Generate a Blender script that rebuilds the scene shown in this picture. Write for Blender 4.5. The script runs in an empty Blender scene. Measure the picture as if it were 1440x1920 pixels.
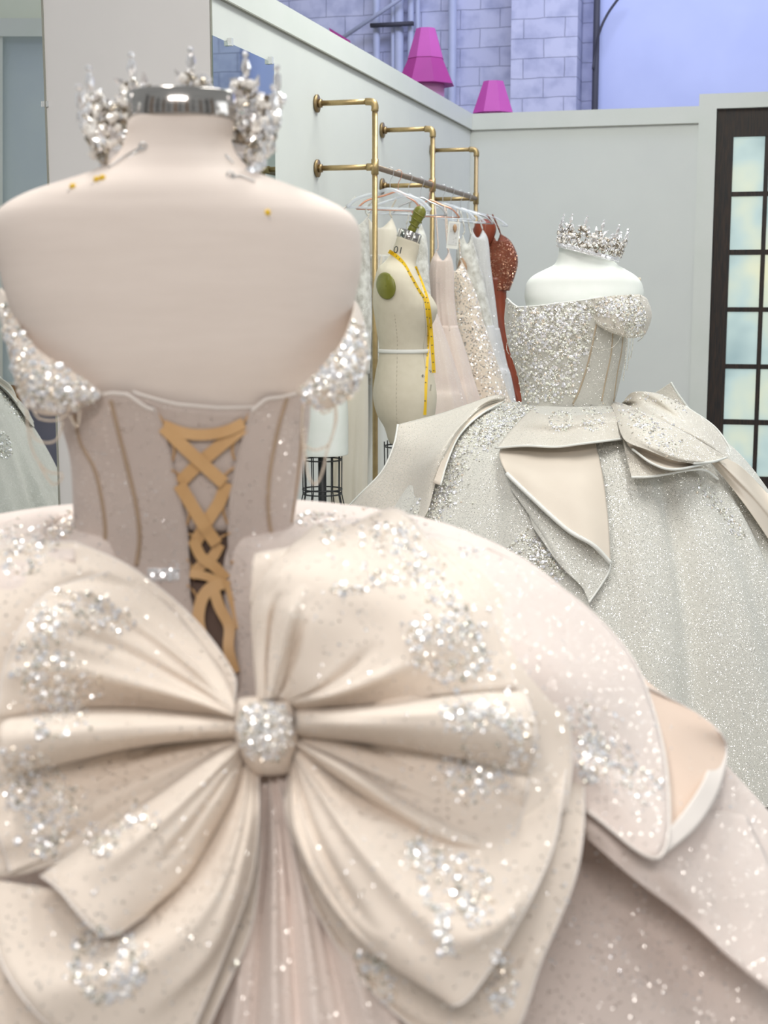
import bpy, bmesh, math, random
import numpy as np
from mathutils import Vector, Matrix
from mathutils.bvhtree import BVHTree
from math import sin, cos, pi, radians, sqrt, exp

scene = bpy.context.scene
COL = scene.collection
rnd = random.Random(7)

# ------------------------------------------------------------------ camera
F = 2680.0
PITCH = math.atan(407 / F)
CZ = 1.38
cam_d = bpy.data.cameras.new('camera'); cam = bpy.data.objects.new('camera', cam_d); COL.objects.link(cam)
cam.location = (0, 0, CZ)
cam.rotation_euler = (pi / 2 - PITCH, 0, 0)
cam_d.sensor_fit = 'AUTO'; cam_d.sensor_width = 36; cam_d.lens = F / 1920 * 36
cam_d.clip_start = .05; cam_d.clip_end = 100
cam_d.dof.use_dof = True; cam_d.dof.focus_distance = 4.3; cam_d.dof.aperture_fstop = 7.0
scene.camera = cam

# ------------------------------------------------------------------ light
scene.view_settings.view_transform = 'Standard'
scene.view_settings.look = 'None'
scene.view_settings.gamma = 1
scene.view_settings.use_curve_mapping = False
scene.view_settings.exposure = 0.10
w = bpy.data.worlds.new('world'); scene.world = w; w.use_nodes = True
w.node_tree.nodes['Background'].inputs[0].default_value = (.80, .83, .84, 1)
w.node_tree.nodes['Background'].inputs[1].default_value = .50

def area(name, loc, rot, size, sizey, power, color):
    d = bpy.data.lights.new(name, 'AREA'); d.shape = 'RECTANGLE'; d.size = size; d.size_y = sizey
    d.energy = power; d.color = color
    o = bpy.data.objects.new(name, d); o.location = loc; o.rotation_euler = rot; COL.objects.link(o); return o
area('ceiling_lamp_near', (-.9, 2.3, 4.3), (0, 0, 0), .35, 2.4, 62, (1, .95, .90))
area('ceiling_lamp_middle', (.9, 2.9, 4.3), (0, 0, 0), .35, 2.4, 58, (1, .99, .95))
area('ceiling_lamp_far', (1.0, 6.6, 4.3), (0, 0, 0), .5, 2.4, 80, (.97, 1, .93))
area('fill_light_behind', (-.3, -2.2, 3.6), (radians(38), 0, 0), 2.6, .5, 80, (1, .94, .90))  # added fill from behind the camera, brightens the mannequin back and corset
area('fill_light_side', (4.6, 2.6, 2.3), (0, radians(82), 0), 2.0, 3.0, 40, (.92, .97, 1))  # unseen fill from the right, used to brighten the lower skirt
area('hall_lamp', (2.2, 9.6, 6.4), (radians(48), 0, 0), 6, 1.2, 230, (.66, .71, 1))

# ------------------------------------------------------------------ helpers
def ray(px, py):
    u = (px - 720) / F; v = (960 - py) / F
    return Vector((u, cos(PITCH) + v * sin(PITCH), -sin(PITCH) + v * cos(PITCH)))
CAM = Vector((0, 0, CZ))
def P(px, py, Y):
    d = ray(px, py); return CAM + d * (Y / d.y)
def tag(o, label=None, cat=None, group=None, kind=None):
    if label: o['label'] = label
    if cat: o['category'] = cat
    if group: o['group'] = group
    if kind: o['kind'] = kind
    return o
def thing(name, label, cat, loc=(0, 0, 0), rotz=0, group=None):
    o = bpy.data.objects.new(name, None); COL.objects.link(o)
    o.location = loc; o.rotation_euler = (0, 0, rotz); o.empty_display_size = .1
    tag(o, label, cat, group)
    o['_m'] = 0; del o['_m']
    return o
def mobj(name, V, Fc, mats, parent=None, smooth=True, mi=None, solid=0, world=True):
    """V in world space when world is True and the parent sits at a location"""
    me = bpy.data.meshes.new(name)
    if parent is not None and world:
        M = Matrix.LocRotScale(parent.location, parent.rotation_euler, None) if parent.parent is None else None
        if M is None:
            pp = parent.parent
            M = Matrix.LocRotScale(pp.location, pp.rotation_euler, None)
        Mi = M.inverted()
        V = [Mi @ Vector(v) for v in V]
    me.from_pydata([tuple(v) for v in V], [], [tuple(f) for f in Fc])
    if not isinstance(mats, (list, tuple)): mats = [mats]
    for m in mats: me.materials.append(m)
    if mi is not None: me.polygons.foreach_set('material_index', mi)
    if smooth: me.polygons.foreach_set('use_smooth', [True] * len(me.polygons))
    me.update()
    o = bpy.data.objects.new(name, me); COL.objects.link(o)
    if parent is not None: o.parent = parent
    if solid:
        s = o.modifiers.new('solid', 'SOLIDIFY'); s.thickness = solid; s.offset = 0
    return o
class G:
    """collects geometry"""
    def __init__(s): s.V = []; s.F = []; s.M = []
    def add(s, V, Fc, m=0):
        b = len(s.V); s.V += [Vector(v) for v in V]; s.F += [[i + b for i in f] for f in Fc]; s.M += [m] * len(Fc); return s
    def grid(s, A, closed=False, m=0, cap=False):
        n, k = len(A), len(A[0]); b = len(s.V)
        for r in A: s.V += [Vector(p) for p in r]
        kk = k if closed else k - 1
        for i in range(n - 1):
            for j in range(kk):
                j2 = (j + 1) % k
                s.F.append([b + i * k + j, b + i * k + j2, b + (i + 1) * k + j2, b + (i + 1) * k + j]); s.M.append(m)
        if cap:
            s.F.append([b + j for j in range(k)][::-1]); s.F.append([b + (n - 1) * k + j for j in range(k)]); s.M += [m, m]
        return s
    def box(s, c, e, rot=None, m=0):
        V = []
        for x in (-1, 1):
            for y in (-1, 1):
                for z in (-1, 1):
                    v = Vector((x * e[0] / 2, y * e[1] / 2, z * e[2] / 2))
                    if rot is not None: v = rot @ v
                    V.append(Vector(c) + v)
        s.add(V, [[0, 1, 3, 2], [4, 6, 7, 5], [0, 4, 5, 1], [2, 3, 7, 6], [0, 2, 6, 4], [1, 5, 7, 3]], m); return s
    def tube(s, pts, r, n=8, m=0, cap=True):
        pts = [Vector(p) for p in pts]; rings = []; up = None
        for i, p in enumerate(pts):
            t = (pts[min(i + 1, len(pts) - 1)] - pts[max(i - 1, 0)]).normalized()
            if up is None: up = Vector((0, 0, 1)) if abs(t.z) < .9 else Vector((1, 0, 0))
            a = t.cross(up)
            if a.length < 1e-6: a = t.orthogonal()
            a.normalize(); bb = a.cross(t).normalized(); up = bb
            rr = r[i] if isinstance(r, (list, tuple)) else r
            rings.append([p + (a * cos(2 * pi * k / n) + bb * sin(2 * pi * k / n)) * rr for k in range(n)])
        return s.grid(rings, True, m, cap)
    def lathe(s, c, prof, n=32, m=0, cap=False, rot=None):
        rings = []
        for r, z in prof:
            rg = []
            for k in range(n):
                v = Vector((r * cos(2 * pi * k / n), r * sin(2 * pi * k / n), z))
                if rot is not None: v = rot @ v
                rg.append(Vector(c) + v)
            rings.append(rg)
        return s.grid(rings, True, m, cap)
    def out(s, name, mats, parent=None, smooth=True, solid=0, world=True):
        return mobj(name, s.V, s.F, mats, parent, smooth, s.M, solid, world)
def cr1(pts, ts):
    """Catmull-Rom through pts (m,3) evaluated at ts in 0..1"""
    pts = np.array(pts, float); m = len(pts)
    if m == 2: return pts[0] + (pts[1] - pts[0]) * np.array(ts)[:, None]
    E = np.vstack([2 * pts[0] - pts[1], pts, 2 * pts[-1] - pts[-2]])
    x = np.clip(np.array(ts) * (m - 1), 0, m - 1 - 1e-9); i = x.astype(int); t = (x - i)[:, None]
    p0, p1, p2, p3 = E[i], E[i + 1], E[i + 2], E[i + 3]
    return .5 * (2 * p1 + (p2 - p0) * t + (2 * p0 - 5 * p1 + 4 * p2 - p3) * t ** 2 + (3 * p1 - p0 - 3 * p2 + p3) * t ** 3)
def curve(pts, n): return [Vector(p) for p in cr1(pts, np.linspace(0, 1, n))]
def interp(x, tab):
    xs = [a[0] for a in tab]
    return [float(np.interp(x, xs, [a[k] for a in tab])) for k in range(1, len(tab[0]))]
def bvh_of(objs):
    V = []; Fc = []
    for o in objs:
        b = len(V); M = o.matrix_world if o.parent is None else (Matrix.LocRotScale(o.parent.location, o.parent.rotation_euler, None) if o.parent.parent is None else Matrix.LocRotScale(o.parent.parent.location, o.parent.parent.rotation_euler, None))
        V += [M @ v.co for v in o.data.vertices]; Fc += [[i + b for i in p.vertices] for p in o.data.polygons]
    return BVHTree.FromPolygons(V, Fc)
def hit(bvh, px, py):
    d = ray(px, py).normalized(); h = bvh.ray_cast(CAM, d)
    return h

# ------------------------------------------------------------------ materials
def principled(name, col, rough=.5, metal=0, **kw):
    m = bpy.data.materials.new(name); m.use_nodes = True
    b = m.node_tree.nodes['Principled BSDF']
    b.inputs['Base Color'].default_value = (*col, 1); b.inputs['Roughness'].default_value = rough; b.inputs['Metallic'].default_value = metal
    for k, v in kw.items():
        b.inputs[k.replace('_', ' ')].default_value = v
    return m
def nd(m, t, **kw):
    n = m.node_tree.nodes.new(t)
    for k, v in kw.items(): setattr(n, k, v)
    return n
def lk(m, a, b): m.node_tree.links.new(a, b)
def noisy(name, c1, c2, scale=8, rough=.6, bump=0, bscale=200, metal=0, stretch=(1, 1, 1), **kw):
    m = principled(name, c1, rough, metal, **kw); b = m.node_tree.nodes['Principled BSDF']
    tc = nd(m, 'ShaderNodeTexCoord'); mp = nd(m, 'ShaderNodeMapping'); mp.inputs['Scale'].default_value = stretch
    lk(m, tc.outputs['Object'], mp.inputs[0])
    n = nd(m, 'ShaderNodeTexNoise'); n.inputs['Scale'].default_value = scale; n.inputs['Detail'].default_value = 5
    lk(m, mp.outputs[0], n.inputs['Vector'])
    r = nd(m, 'ShaderNodeValToRGB'); r.color_ramp.elements[0].position = .35; r.color_ramp.elements[1].position = .65
    r.color_ramp.elements[0].color = (*c1, 1); r.color_ramp.elements[1].color = (*c2, 1)
    lk(m, n.outputs[0], r.inputs[0]); lk(m, r.outputs[0], b.inputs['Base Color'])
    if bump:
        n2 = nd(m, 'ShaderNodeTexNoise'); n2.inputs['Scale'].default_value = bscale; n2.inputs['Detail'].default_value = 3
        lk(m, mp.outputs[0], n2.inputs['Vector'])
        bp = nd(m, 'ShaderNodeBump'); bp.inputs['Strength'].default_value = bump; bp.inputs['Distance'].default_value = .002
        lk(m, n2.outputs[0], bp.inputs['Height']); lk(m, bp.outputs[0], b.inputs['Normal'])
    return m
def glitter(name, c1, c2, scale=330, frac=.25, size=.30, spread=2.2, rough=.55, sheen=.2, cscale=5, gcol=(1, .98, .95), trans=.0):
    """cloth with tiny mirror flecks: every voronoi cell may hold one fleck with its own tilt"""
    m = noisy(name, c1, c2, cscale, .72, bump=.12, bscale=700, Sheen_Weight=sheen, Specular_IOR_Level=.25)
    nt = m.node_tree; b = nt.nodes['Principled BSDF']; outn = nt.nodes['Material Output']
    tc = nd(m, 'ShaderNodeTexCoord')
    v = nd(m, 'ShaderNodeTexVoronoi'); v.inputs['Scale'].default_value = scale; v.inputs['Randomness'].default_value = 1
    lk(m, tc.outputs['Object'], v.inputs['Vector'])
    sep = nd(m, 'ShaderNodeSeparateColor'); lk(m, v.outputs['Color'], sep.inputs[0])
    cl = nd(m, 'ShaderNodeTexNoise'); cl.inputs['Scale'].default_value = 14; lk(m, tc.outputs['Object'], cl.inputs['Vector'])
    th = nd(m, 'ShaderNodeMath', operation='MULTIPLY'); th.inputs[1].default_value = frac * 2; lk(m, cl.outputs[0], th.inputs[0])
    a = nd(m, 'ShaderNodeMath', operation='LESS_THAN'); lk(m, sep.outputs[0], a.inputs[0]); lk(m, th.outputs[0], a.inputs[1])
    d = nd(m, 'ShaderNodeMath', operation='LESS_THAN'); lk(m, v.outputs['Distance'], d.inputs[0]); d.inputs[1].default_value = size
    mk = nd(m, 'ShaderNodeMath', operation='MULTIPLY'); lk(m, a.outputs[0], mk.inputs[0]); lk(m, d.outputs[0], mk.inputs[1])
    g = nd(m, 'ShaderNodeNewGeometry')
    sub = nd(m, 'ShaderNodeVectorMath', operation='SUBTRACT'); lk(m, v.outputs['Color'], sub.inputs[0]); sub.inputs[1].default_value = (.5, .5, .5)
    sc = nd(m, 'ShaderNodeVectorMath', operation='SCALE'); lk(m, sub.outputs[0], sc.inputs[0]); sc.inputs['Scale'].default_value = spread
    ad = nd(m, 'ShaderNodeVectorMath', operation='ADD'); lk(m, sc.outputs[0], ad.inputs[0]); lk(m, g.outputs['Normal'], ad.inputs[1])
    nm = nd(m, 'ShaderNodeVectorMath', operation='NORMALIZE'); lk(m, ad.outputs[0], nm.inputs[0])
    gl = nd(m, 'ShaderNodeBsdfGlossy'); gl.inputs['Color'].default_value = (*gcol, 1); gl.inputs['Roughness'].default_value = .30
    lk(m, nm.outputs[0], gl.inputs['Normal'])
    mx = nd(m, 'ShaderNodeMixShader'); lk(m, mk.outputs[0], mx.inputs[0]); lk(m, b.outputs[0], mx.inputs[1]); lk(m, gl.outputs[0], mx.inputs[2])
    last = mx
    if trans:
        tr = nd(m, 'ShaderNodeBsdfTransparent'); m2 = nd(m, 'ShaderNodeMixShader'); m2.inputs[0].default_value = trans
        lk(m, mx.outputs[0], m2.inputs[1]); lk(m, tr.outputs[0], m2.inputs[2]); last = m2
    lk(m, last.outputs[0], outn.inputs[0])
    return m
M_wall = noisy('painted_partition', (.66, .68, .655), (.68, .70, .67), 3, .6, bump=.03, bscale=60)
M_trim = noisy('painted_trim', (.66, .69, .64), (.69, .71, .67), 4, .5)
M_gap = principled('shadow_gap_paint', (.30, .30, .26), .8)
M_side = noisy('light_tinted_end_wall', (.70, .68, .67), (.72, .70, .69), 3, .65)  # same off-white paint as the partition; pinker light put into the colour
M_brass = noisy('brushed_brass', (.50, .375, .19), (.43, .32, .16), 30, .42, metal=.9)
M_brassdk = noisy('aged_brass', (.34, .25, .13), (.28, .2, .11), 60, .4, metal=1)
M_rail = noisy('worn_rail', (.30, .24, .19), (.24, .19, .15), 60, .45, metal=.6)
M_steel = noisy('brushed_steel', (.50, .47, .44), (.40, .38, .36), 40, .14, metal=1, stretch=(1, 1, 20))
M_mirror = principled('mirror_glass', (.40, .47, .44), .02, 1)
M_mirror2 = principled('clear_mirror_glass', (.86, .9, .9), .012, 1)
M_clip = principled('clear_plastic_clip', (.8, .82, .82), .15, 0, Transmission_Weight=.3)
M_black = principled('black_metal', (.02, .022, .024), .45)
M_darkw = noisy('dark_stained_wood', (.003, .003, .004), (.032, .015, .008), 9, .5, stretch=(14, 14, 1), bump=.3, bscale=40)
M_wood = noisy('oak_wood', (.30, .16, .06), (.22, .11, .04), 9, .5, stretch=(1, 10, 10))
M_pink = noisy('magenta_card', (.42, .03, .26), (.38, .025, .24), 4, .5)
M_pinkl = noisy('bright_pink_card', (.56, .09, .40), (.52, .08, .37), 4, .5)
M_pinkp = noisy('pale_pink_card', (.80, .42, .72), (.77, .38, .68), 4, .6)
M_pipe = noisy('painted_conduit', (.50, .54, .70), (.46, .5, .66), 6, .5)
M_cable = principled('dark_cable', (.06, .06, .08), .6)
M_floor = noisy('grey_concrete', (.34, .33, .31), (.42, .41, .39), 3, .6, bump=.1, bscale=30)
M_lav = noisy('lavender_board', (.56, .62, .88), (.60, .66, .92), 2, .9, Specular_IOR_Level=.1)
M_form = noisy('cream_linen', (.62, .56, .44), (.65, .59, .47), 30, .8, bump=.15, bscale=900)
M_formw = noisy('white_jersey', (.79, .83, .78), (.82, .85, .81), 20, .75, bump=.1, bscale=900)
M_skin = noisy('blush_linen', (.79, .70, .635), (.81, .72, .655), 18, .8, bump=.15, bscale=700, stretch=(1, 1, 6))
M_olive = noisy('olive_lacquer', (.16, .16, .015), (.2, .2, .025), 20, .35)
M_tape = noisy('yellow_tape', (.80, .52, .01), (.76, .48, .01), 20, .5)
M_ink = principled('black_ink', (.05, .05, .05), .7)
M_white = principled('white_cotton_tape', (.78, .77, .72), .8)
M_clear = principled('clear_hanger_plastic', (.80, .84, .90), .15, 0, Alpha=.45)
M_copper = principled('copper_wire', (.72, .38, .26), .3, 1)
M_wire = principled('steel_wire', (.6, .6, .6), .3, 1)
M_thread = principled('seam_thread', (.42, .38, .30), .8)
# ------------------------------------------------------------------ room
YAW = math.atan(746 / F)                      # the left partition runs away to the right of the view
d1 = Vector((.267, .9636, 0)).normalized(); d2 = Vector((d1.y, -d1.x, 0))
CORNER = Vector((.613, 10.4, 0))
def plane_hit(px, py, o, n):
    d = ray(px, py); t = (o - CAM).dot(n) / d.dot(n); return CAM + d * t
def WL(px, py, off=0): return plane_hit(px, py, CORNER + d2 * off, d2)
def WB(px, py, off=0): return plane_hit(px, py, CORNER - d1 * off, d1)
WTOP = WB(880, 215).z; WTR = WB(880, 244).z
END = WL(400, 300); END.z = 0                # near end of the left partition
def slab(name, a, b, z0, z1, nrm, th, mat, parent=None, kind=None):
    """vertical slab from a to b (xy), front face on the line, thickness away from nrm"""
    g = G(); a = Vector((a.x, a.y, 0)); b = Vector((b.x, b.y, 0)); t = -nrm * th
    V = [a + Vector((0, 0, z0)), b + Vector((0, 0, z0)), b + Vector((0, 0, z1)), a + Vector((0, 0, z1))]
    V2 = [v + t for v in V]
    g.add(V + V2, [[0, 1, 2, 3], [7, 6, 5, 4], [0, 4, 5, 1], [1, 5, 6, 2], [2, 6, 7, 3], [3, 7, 4, 0]])
    o = g.out(name, mat, parent, False)
    if kind: o['kind'] = kind
    return o
S = 'structure'
g = G(); g.box((1, 6, -.05), (24, 26, .1)); g.out('floor', M_floor, None, False)['kind'] = S
slab('wall_left', END, CORNER, 0, WTOP, d2, .12, M_wall, kind=S)
slab('trim_1', END + d2 * .014, CORNER + d2 * .014, WTR, WTOP + .004, d2, .013, M_trim, kind=S)
slab('trim_2', END + d2 * .018, CORNER + d2 * .018, WTR - .006, WTR, d2, .017, M_gap, kind=S)
DJ = WB(1304.6, 400); DJ2 = WB(1341, 300)
bw = slab('wall_back', CORNER, DJ, 0, WTOP, -d1, .12, M_wall, kind=S)
slab('trim_3', CORNER - d1 * .014, DJ - d1 * .014, WTR, WTOP + .004, -d1, .013, M_trim, kind=S)
slab('trim_4', CORNER - d1 * .017, DJ - d1 * .017, WTR - .006, WTR, -d1, .016, M_gap, kind=S)
DTOP = WB(1345, 176).z; DT = WB(1345, 204).z
DR = DJ2 + d2 * 1.05
slab('trim_5', DJ - d1 * .02, DJ2 - d1 * .02, 0, DTOP, -d1, .14, M_trim, kind=S)
slab('trim_6', DJ2 - d1 * .02, DR - d1 * .02, DT, DTOP, -d1, .14, M_trim, kind=S)
slab('wall_right', DR - d1 * .02, DR + d2 * 2.5 - d1 * .02, 0, DTOP, -d1, .14, M_wall, kind=S)
# end wall (turns left at the near end of the partition)
e2 = END - d2 * 2.6
slab('wall_end', e2 - d1 * .006, END - d1 * .006 - d2 * .003, 0, WTOP, -d1, .10, M_side, kind=S)
slab('trim_7', END + d2 * .0002 - d1 * .006, END + d2 * .004 - d1 * .006, 0, WTOP, -d1, .012, M_gap, kind=S)

# dark framed glazed door
def brick_material():
    m = principled('painted_brick', (.6, .6, .6), .7); b = m.node_tree.nodes['Principled BSDF']
    tc = nd(m, 'ShaderNodeTexCoord'); mp = nd(m, 'ShaderNodeMapping'); mp.inputs['Rotation'].default_value = (pi / 2, 0, 0)
    lk(m, tc.outputs['Object'], mp.inputs[0])
    nz = nd(m, 'ShaderNodeTexNoise'); nz.inputs['Scale'].default_value = 5; lk(m, mp.outputs[0], nz.inputs['Vector'])
    mixv = nd(m, 'ShaderNodeMix', data_type='VECTOR'); mixv.inputs[0].default_value = .02
    lk(m, mp.outputs[0], mixv.inputs[4]); lk(m, nz.outputs['Color'], mixv.inputs[5])
    br = nd(m, 'ShaderNodeTexBrick'); br.inputs['Scale'].default_value = 1
    br.inputs['Brick Width'].default_value = .36; br.inputs['Row Height'].default_value = .172; br.inputs['Mortar Size'].default_value = .004; br.inputs['Mortar Smooth'].default_value = .6
    br.inputs['Color1'].default_value = (.58, .60, .76, 1); br.inputs['Color2'].default_value = (.63, .65, .80, 1); br.inputs['Mortar'].default_value = (.46, .48, .62, 1)
    lk(m, mixv.outputs[1], br.inputs['Vector']); 
    n2 = nd(m, 'ShaderNodeTexNoise'); n2.inputs['Scale'].default_value = 6; n2.inputs['Detail'].default_value = 6; lk(m, mp.outputs[0], n2.inputs['Vector'])
    r = nd(m, 'ShaderNodeValToRGB'); r.color_ramp.elements[0].position = .3; r.color_ramp.elements[0].color = (.72, .74, .8, 1); r.color_ramp.elements[1].position = .55; r.color_ramp.elements[1].color = (1, 1, 1, 1)
    lk(m, n2.outputs[0], r.inputs[0])
    mu = nd(m, 'ShaderNodeMix', data_type='RGBA', blend_type='MULTIPLY'); mu.inputs[0].default_value = 1
    lk(m, br.outputs[0], mu.inputs[6]); lk(m, r.outputs[0], mu.inputs[7]); lk(m, mu.outputs[2], b.inputs['Base Color'])
    bp = nd(m, 'ShaderNodeBump'); bp.inputs['Strength'].default_value = .8; bp.inputs['Distance'].default_value = .02
    iv = nd(m, 'ShaderNodeMath', operation='SUBTRACT'); iv.inputs[0].default_value = 1; lk(m, br.outputs['Fac'], iv.inputs[1])
    lk(m, iv.outputs[0], bp.inputs['Height']); lk(m, bp.outputs[0], b.inputs['Normal'])
    return m
M_brick = brick_material()
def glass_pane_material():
    m = principled('glowing_pane', (.55, .68, .66), .35); b = m.node_tree.nodes['Principled BSDF']
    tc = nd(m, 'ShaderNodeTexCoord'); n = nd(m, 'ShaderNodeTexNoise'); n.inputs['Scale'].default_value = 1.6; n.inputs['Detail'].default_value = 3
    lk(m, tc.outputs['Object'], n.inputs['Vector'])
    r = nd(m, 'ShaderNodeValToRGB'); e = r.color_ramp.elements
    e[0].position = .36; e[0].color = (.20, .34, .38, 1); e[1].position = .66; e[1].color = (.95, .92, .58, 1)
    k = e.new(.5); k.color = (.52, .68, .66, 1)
    lk(m, n.outputs[0], r.inputs[0]); lk(m, r.outputs[0], b.inputs['Emission Color']); b.inputs['Emission Strength'].default_value = .62  # light in the glass put in as varied emission
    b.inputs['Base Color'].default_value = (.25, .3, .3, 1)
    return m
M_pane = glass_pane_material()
door = bpy.data.objects.new('door_1', None); COL.objects.link(door); door['kind'] = S; door.location = WB(1341, 300, -.02); door.location.z = 0
DO = WB(1341, 300, -.02); DO.z = 0
def dpt(s, z, off=0): return DO + d2 * s + Vector((0, 0, z)) - d1 * off
px2s = lambda px, py: (WB(px, py, -.02) - DO).dot(d2)
st = px2s(1374, 300); pw = px2s(1433, 300) - st; mun = .03
stile = st
g = G(); R3 = Matrix((d2, -d1 * -1, Vector((0, 0, 1)))).transposed()
def dbox(g, s0, s1, z0, z1, t0, t1): g.box(dpt((s0 + s1) / 2, (z0 + z1) / 2, -(t0 + t1) / 2), (s1 - s0, t1 - t0, z1 - z0), R3)
zs = []
for y0, y1 in ((256, 359), (368, 468), (478, 576), (585, 683), (692, 787), (797, 893)):
    zs.append((WB(1400, y1, -.02).z, WB(1400, y0, -.02).z))
dbox(g, 0, stile, 0, DT, 0, .05); dbox(g, stile + 3 * pw + 2 * mun, 2 * stile + 3 * pw + 2 * mun, 0, DT, 0, .05)
dbox(g, stile, stile + 3 * pw + 2 * mun, zs[0][1], DT, .001, .049); dbox(g, stile, stile + 3 * pw + 2 * mun, 0, zs[-1][0], .001, .049)
g.out('door_frame', M_darkw, door, False)
g = G()
for k in range(5): dbox(g, stile, stile + 3 * pw + 2 * mun, zs[k + 1][1], zs[k][0], .008, .042)
for k in range(2): dbox(g, stile + pw * (k + 1) + mun * k, stile + (pw + mun) * (k + 1), zs[-1][0], zs[0][1], .006, .044)
g.out('glazing_bars', M_darkw, door, False)
for c in range(3):
    for z0, z1 in zs:
        g = G(); s0 = stile + c * (pw + mun); dbox(g, s0, s0 + pw, z0, z1, .02, .026); g.out('pane', M_pane, door, False)

# hall beyond the partition
HO = 3.6
def WH(px, py, off=0): return WB(px, py, -HO + off)
a = WH(-200, 100); b = WH(965, 100); slab('wall_hall', a, b + d2 * 6, 0, 6.2, -d1, .2, M_brick, kind=S)
a = WH(958, 100, .35); b = WH(1082, 100, .35)
g = G(); g.box((a + b) / 2 * Vector((1, 1, 0)) + Vector((0, 0, 3.1)) + d1 * .17 if False else Vector(((a.x + b.x) / 2, (a.y + b.y) / 2, 3.1)) + d1 * .17, ((b - a).length, .34, 6.2), R3)
o = g.out('wall_pilaster', M_brick, None, False); o['kind'] = S
a = WH(1117, 100, .12)
def mir_hit(px, py):
    q = WL(px, py); d = ray(px, py); d = d - d2 * 2 * d.dot(d2); o = CORNER + d1 * (HO - .35); t = (o - q).dot(d1) / d.dot(d1); return q + d * t
mb = mir_hit(448, 150); L = (mb - a).dot(d2)
slab('wall_board', a, a + d2 * L, 0, 5.0, -d1, .1, M_lav, kind=S)
g = G(); g.box(Vector((mb.x, mb.y, 3.1)) + d2 * .45 + d1 * .17, (.9, .34, 6.2), R3); g.out('wall_pilaster', M_brick, None, False)['kind'] = S
a = WH(1109, 100, .30)
g = G(); a0 = WH(1111, 400, .2); g.tube([Vector((a0.x, a0.y, 0)), Vector((a0.x, a0.y, 6))], .03, 10)
o = g.out('cable_conduit', M_cable); tag(o, 'dark vertical conduit between the brick pilaster and lavender board', 'conduit')
g = G(); g.tube(curve([WH(1165, -10, .3), WH(1140, 25, .3), WH(1124, 60, .3), WH(1116, 100, .24), WH(1112, 130, .24)], 20), .012, 8)
o = g.out('cable', M_cable); tag(o, 'dark cable curving down in front of the lavender board', 'cable')
for i, (x, r, lab) in enumerate(((706, .035, 'leftmost pale conduit on the painted brick'), (737, .022, 'thin pale conduit second from left on the painted brick'), (748, .045, 'thick pale conduit just left of the pink turret roof'), (770, .03, 'pale conduit rising behind the pink turret roof'), (783, .022, 'thin pale conduit directly above the pink turret tip'), (848, .04, 'pale conduit just right of the tall pink turret'))):
    q = WH(x, 100, .1); g = G(); g.tube([Vector((q.x, q.y, 0)), Vector((q.x, q.y, 6.1))], r, 10)
    o = g.out('wall_pipe', M_pipe); tag(o, lab, 'pipe', 'conduits on the painted brick wall')
g = G(); g.tube([WH(632, 78, .25), WH(745, 2, .25), WH(800, -40, .25)], .02, 8); o = g.out('diagonal_brace', M_pipe); tag(o, 'thin diagonal brace rod in front of the painted brick', 'brace')
g = G(); g.box(WH(735, 46, .18), (.42, .05, .035), R3); o = g.out('pipe_strap', M_cable); tag(o, 'short dark strap bracket across the brick wall conduits', 'bracket')

# pink castle turrets
def turret(cx, Y, secs, name, label):
    t = thing(name, label, 'turret', (P(cx, 200, Y).x, Y, 0), 0, 'pink turrets behind the partition')
    for nm, mt, ya, wa, yb, wb, n in secs:
        g = G(); za = P(cx, ya, Y).z; zb = P(cx, yb, Y).z if yb else 0
        ra = wa / 2 * Y / F; rb = wb / 2 * Y / F
        g.lathe((t.location.x, Y, 0), [(rb, zb), (ra, za)], n, 0, True, Matrix.Rotation(.25, 3, 'Z'))
        g.out(nm, mt, t, n > 12)
turret(798, 11.4, [('roof_tip', M_pinkl, 54, 36, 111, 68, 8), ('roof_skirt', M_pink, 111, 66, 160, 108, 8), ('tower', M_pinkp, 156, 68, None, 68, 32)], 'toy_turret', 'tall turret with stepped magenta roof over a pale pink tower')
turret(925, 11.4, [('roof_tip', M_pinkl, 153, 38, 213, 78, 8), ('tower', M_pinkp, 213, 56, None, 56, 32)], 'toy_turret', 'short magenta roof peeking over the partition corner')
t = thing('toy_turret', 'sliver of a magenta roof behind the sloping partition top, furthest left', 'turret', (P(640, 70, 11.0).x, 11.0, 0), 0, 'pink turrets behind the partition')
g = G(); g.add([P(617, 52, 11), P(656, 76, 11), P(665, 100, 11), P(625, 100, 11), P(617, 52, 11.3), P(656, 76, 11.3), P(665, 100, 11.3), P(625, 100, 11.3)], [[0, 1, 2, 3], [7, 6, 5, 4], [0, 4, 5, 1], [1, 5, 6, 2], [3, 2, 6, 7], [0, 3, 7, 4]]); g.out('roof_tip', M_pink, t, False)
g = G(); q = P(642, 100, 11.15); g.lathe((q.x, q.y, 0), [(.08, 0), (.08, q.z + .01)], 24, 0, True); g.out('tower', M_pinkp, t)

# mirror on the left partition
def mirror(nm, lab, quad, n, mat, par_off=.006):
    g = G(); V = [Vector(q) for q in quad]; g.add(V + [v - n * par_off for v in V], [[0, 1, 2, 3], [7, 6, 5, 4], [0, 4, 5, 1], [1, 5, 6, 2], [2, 6, 7, 3], [3, 7, 4, 0]])
    return g
q0 = WL(401, 200, .008); q1 = WL(515, 200, .008); zt = WL(515, 119, .008).z
mr = thing('wall_mirror', 'frameless mirror on the left partition reflecting blue brick', 'mirror', (q1.x, q1.y, 0))
g = mirror('', '', [Vector((q0.x, q0.y, .5)), Vector((q1.x, q1.y, .5)), Vector((q1.x, q1.y, zt)), Vector((q0.x, q0.y, zt))], d2, M_mirror); g.out('mirror_glass', M_mirror, mr, False)
for x in (433, 508):
    q = WL(x, 150, .015); g = G(); g.box(Vector((q.x, q.y, zt + .002)), (.018, .02, .03), Matrix.Rotation(-.27, 3, 'Z')); g.out('mirror_clip', M_clip, mr, False)
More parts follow.
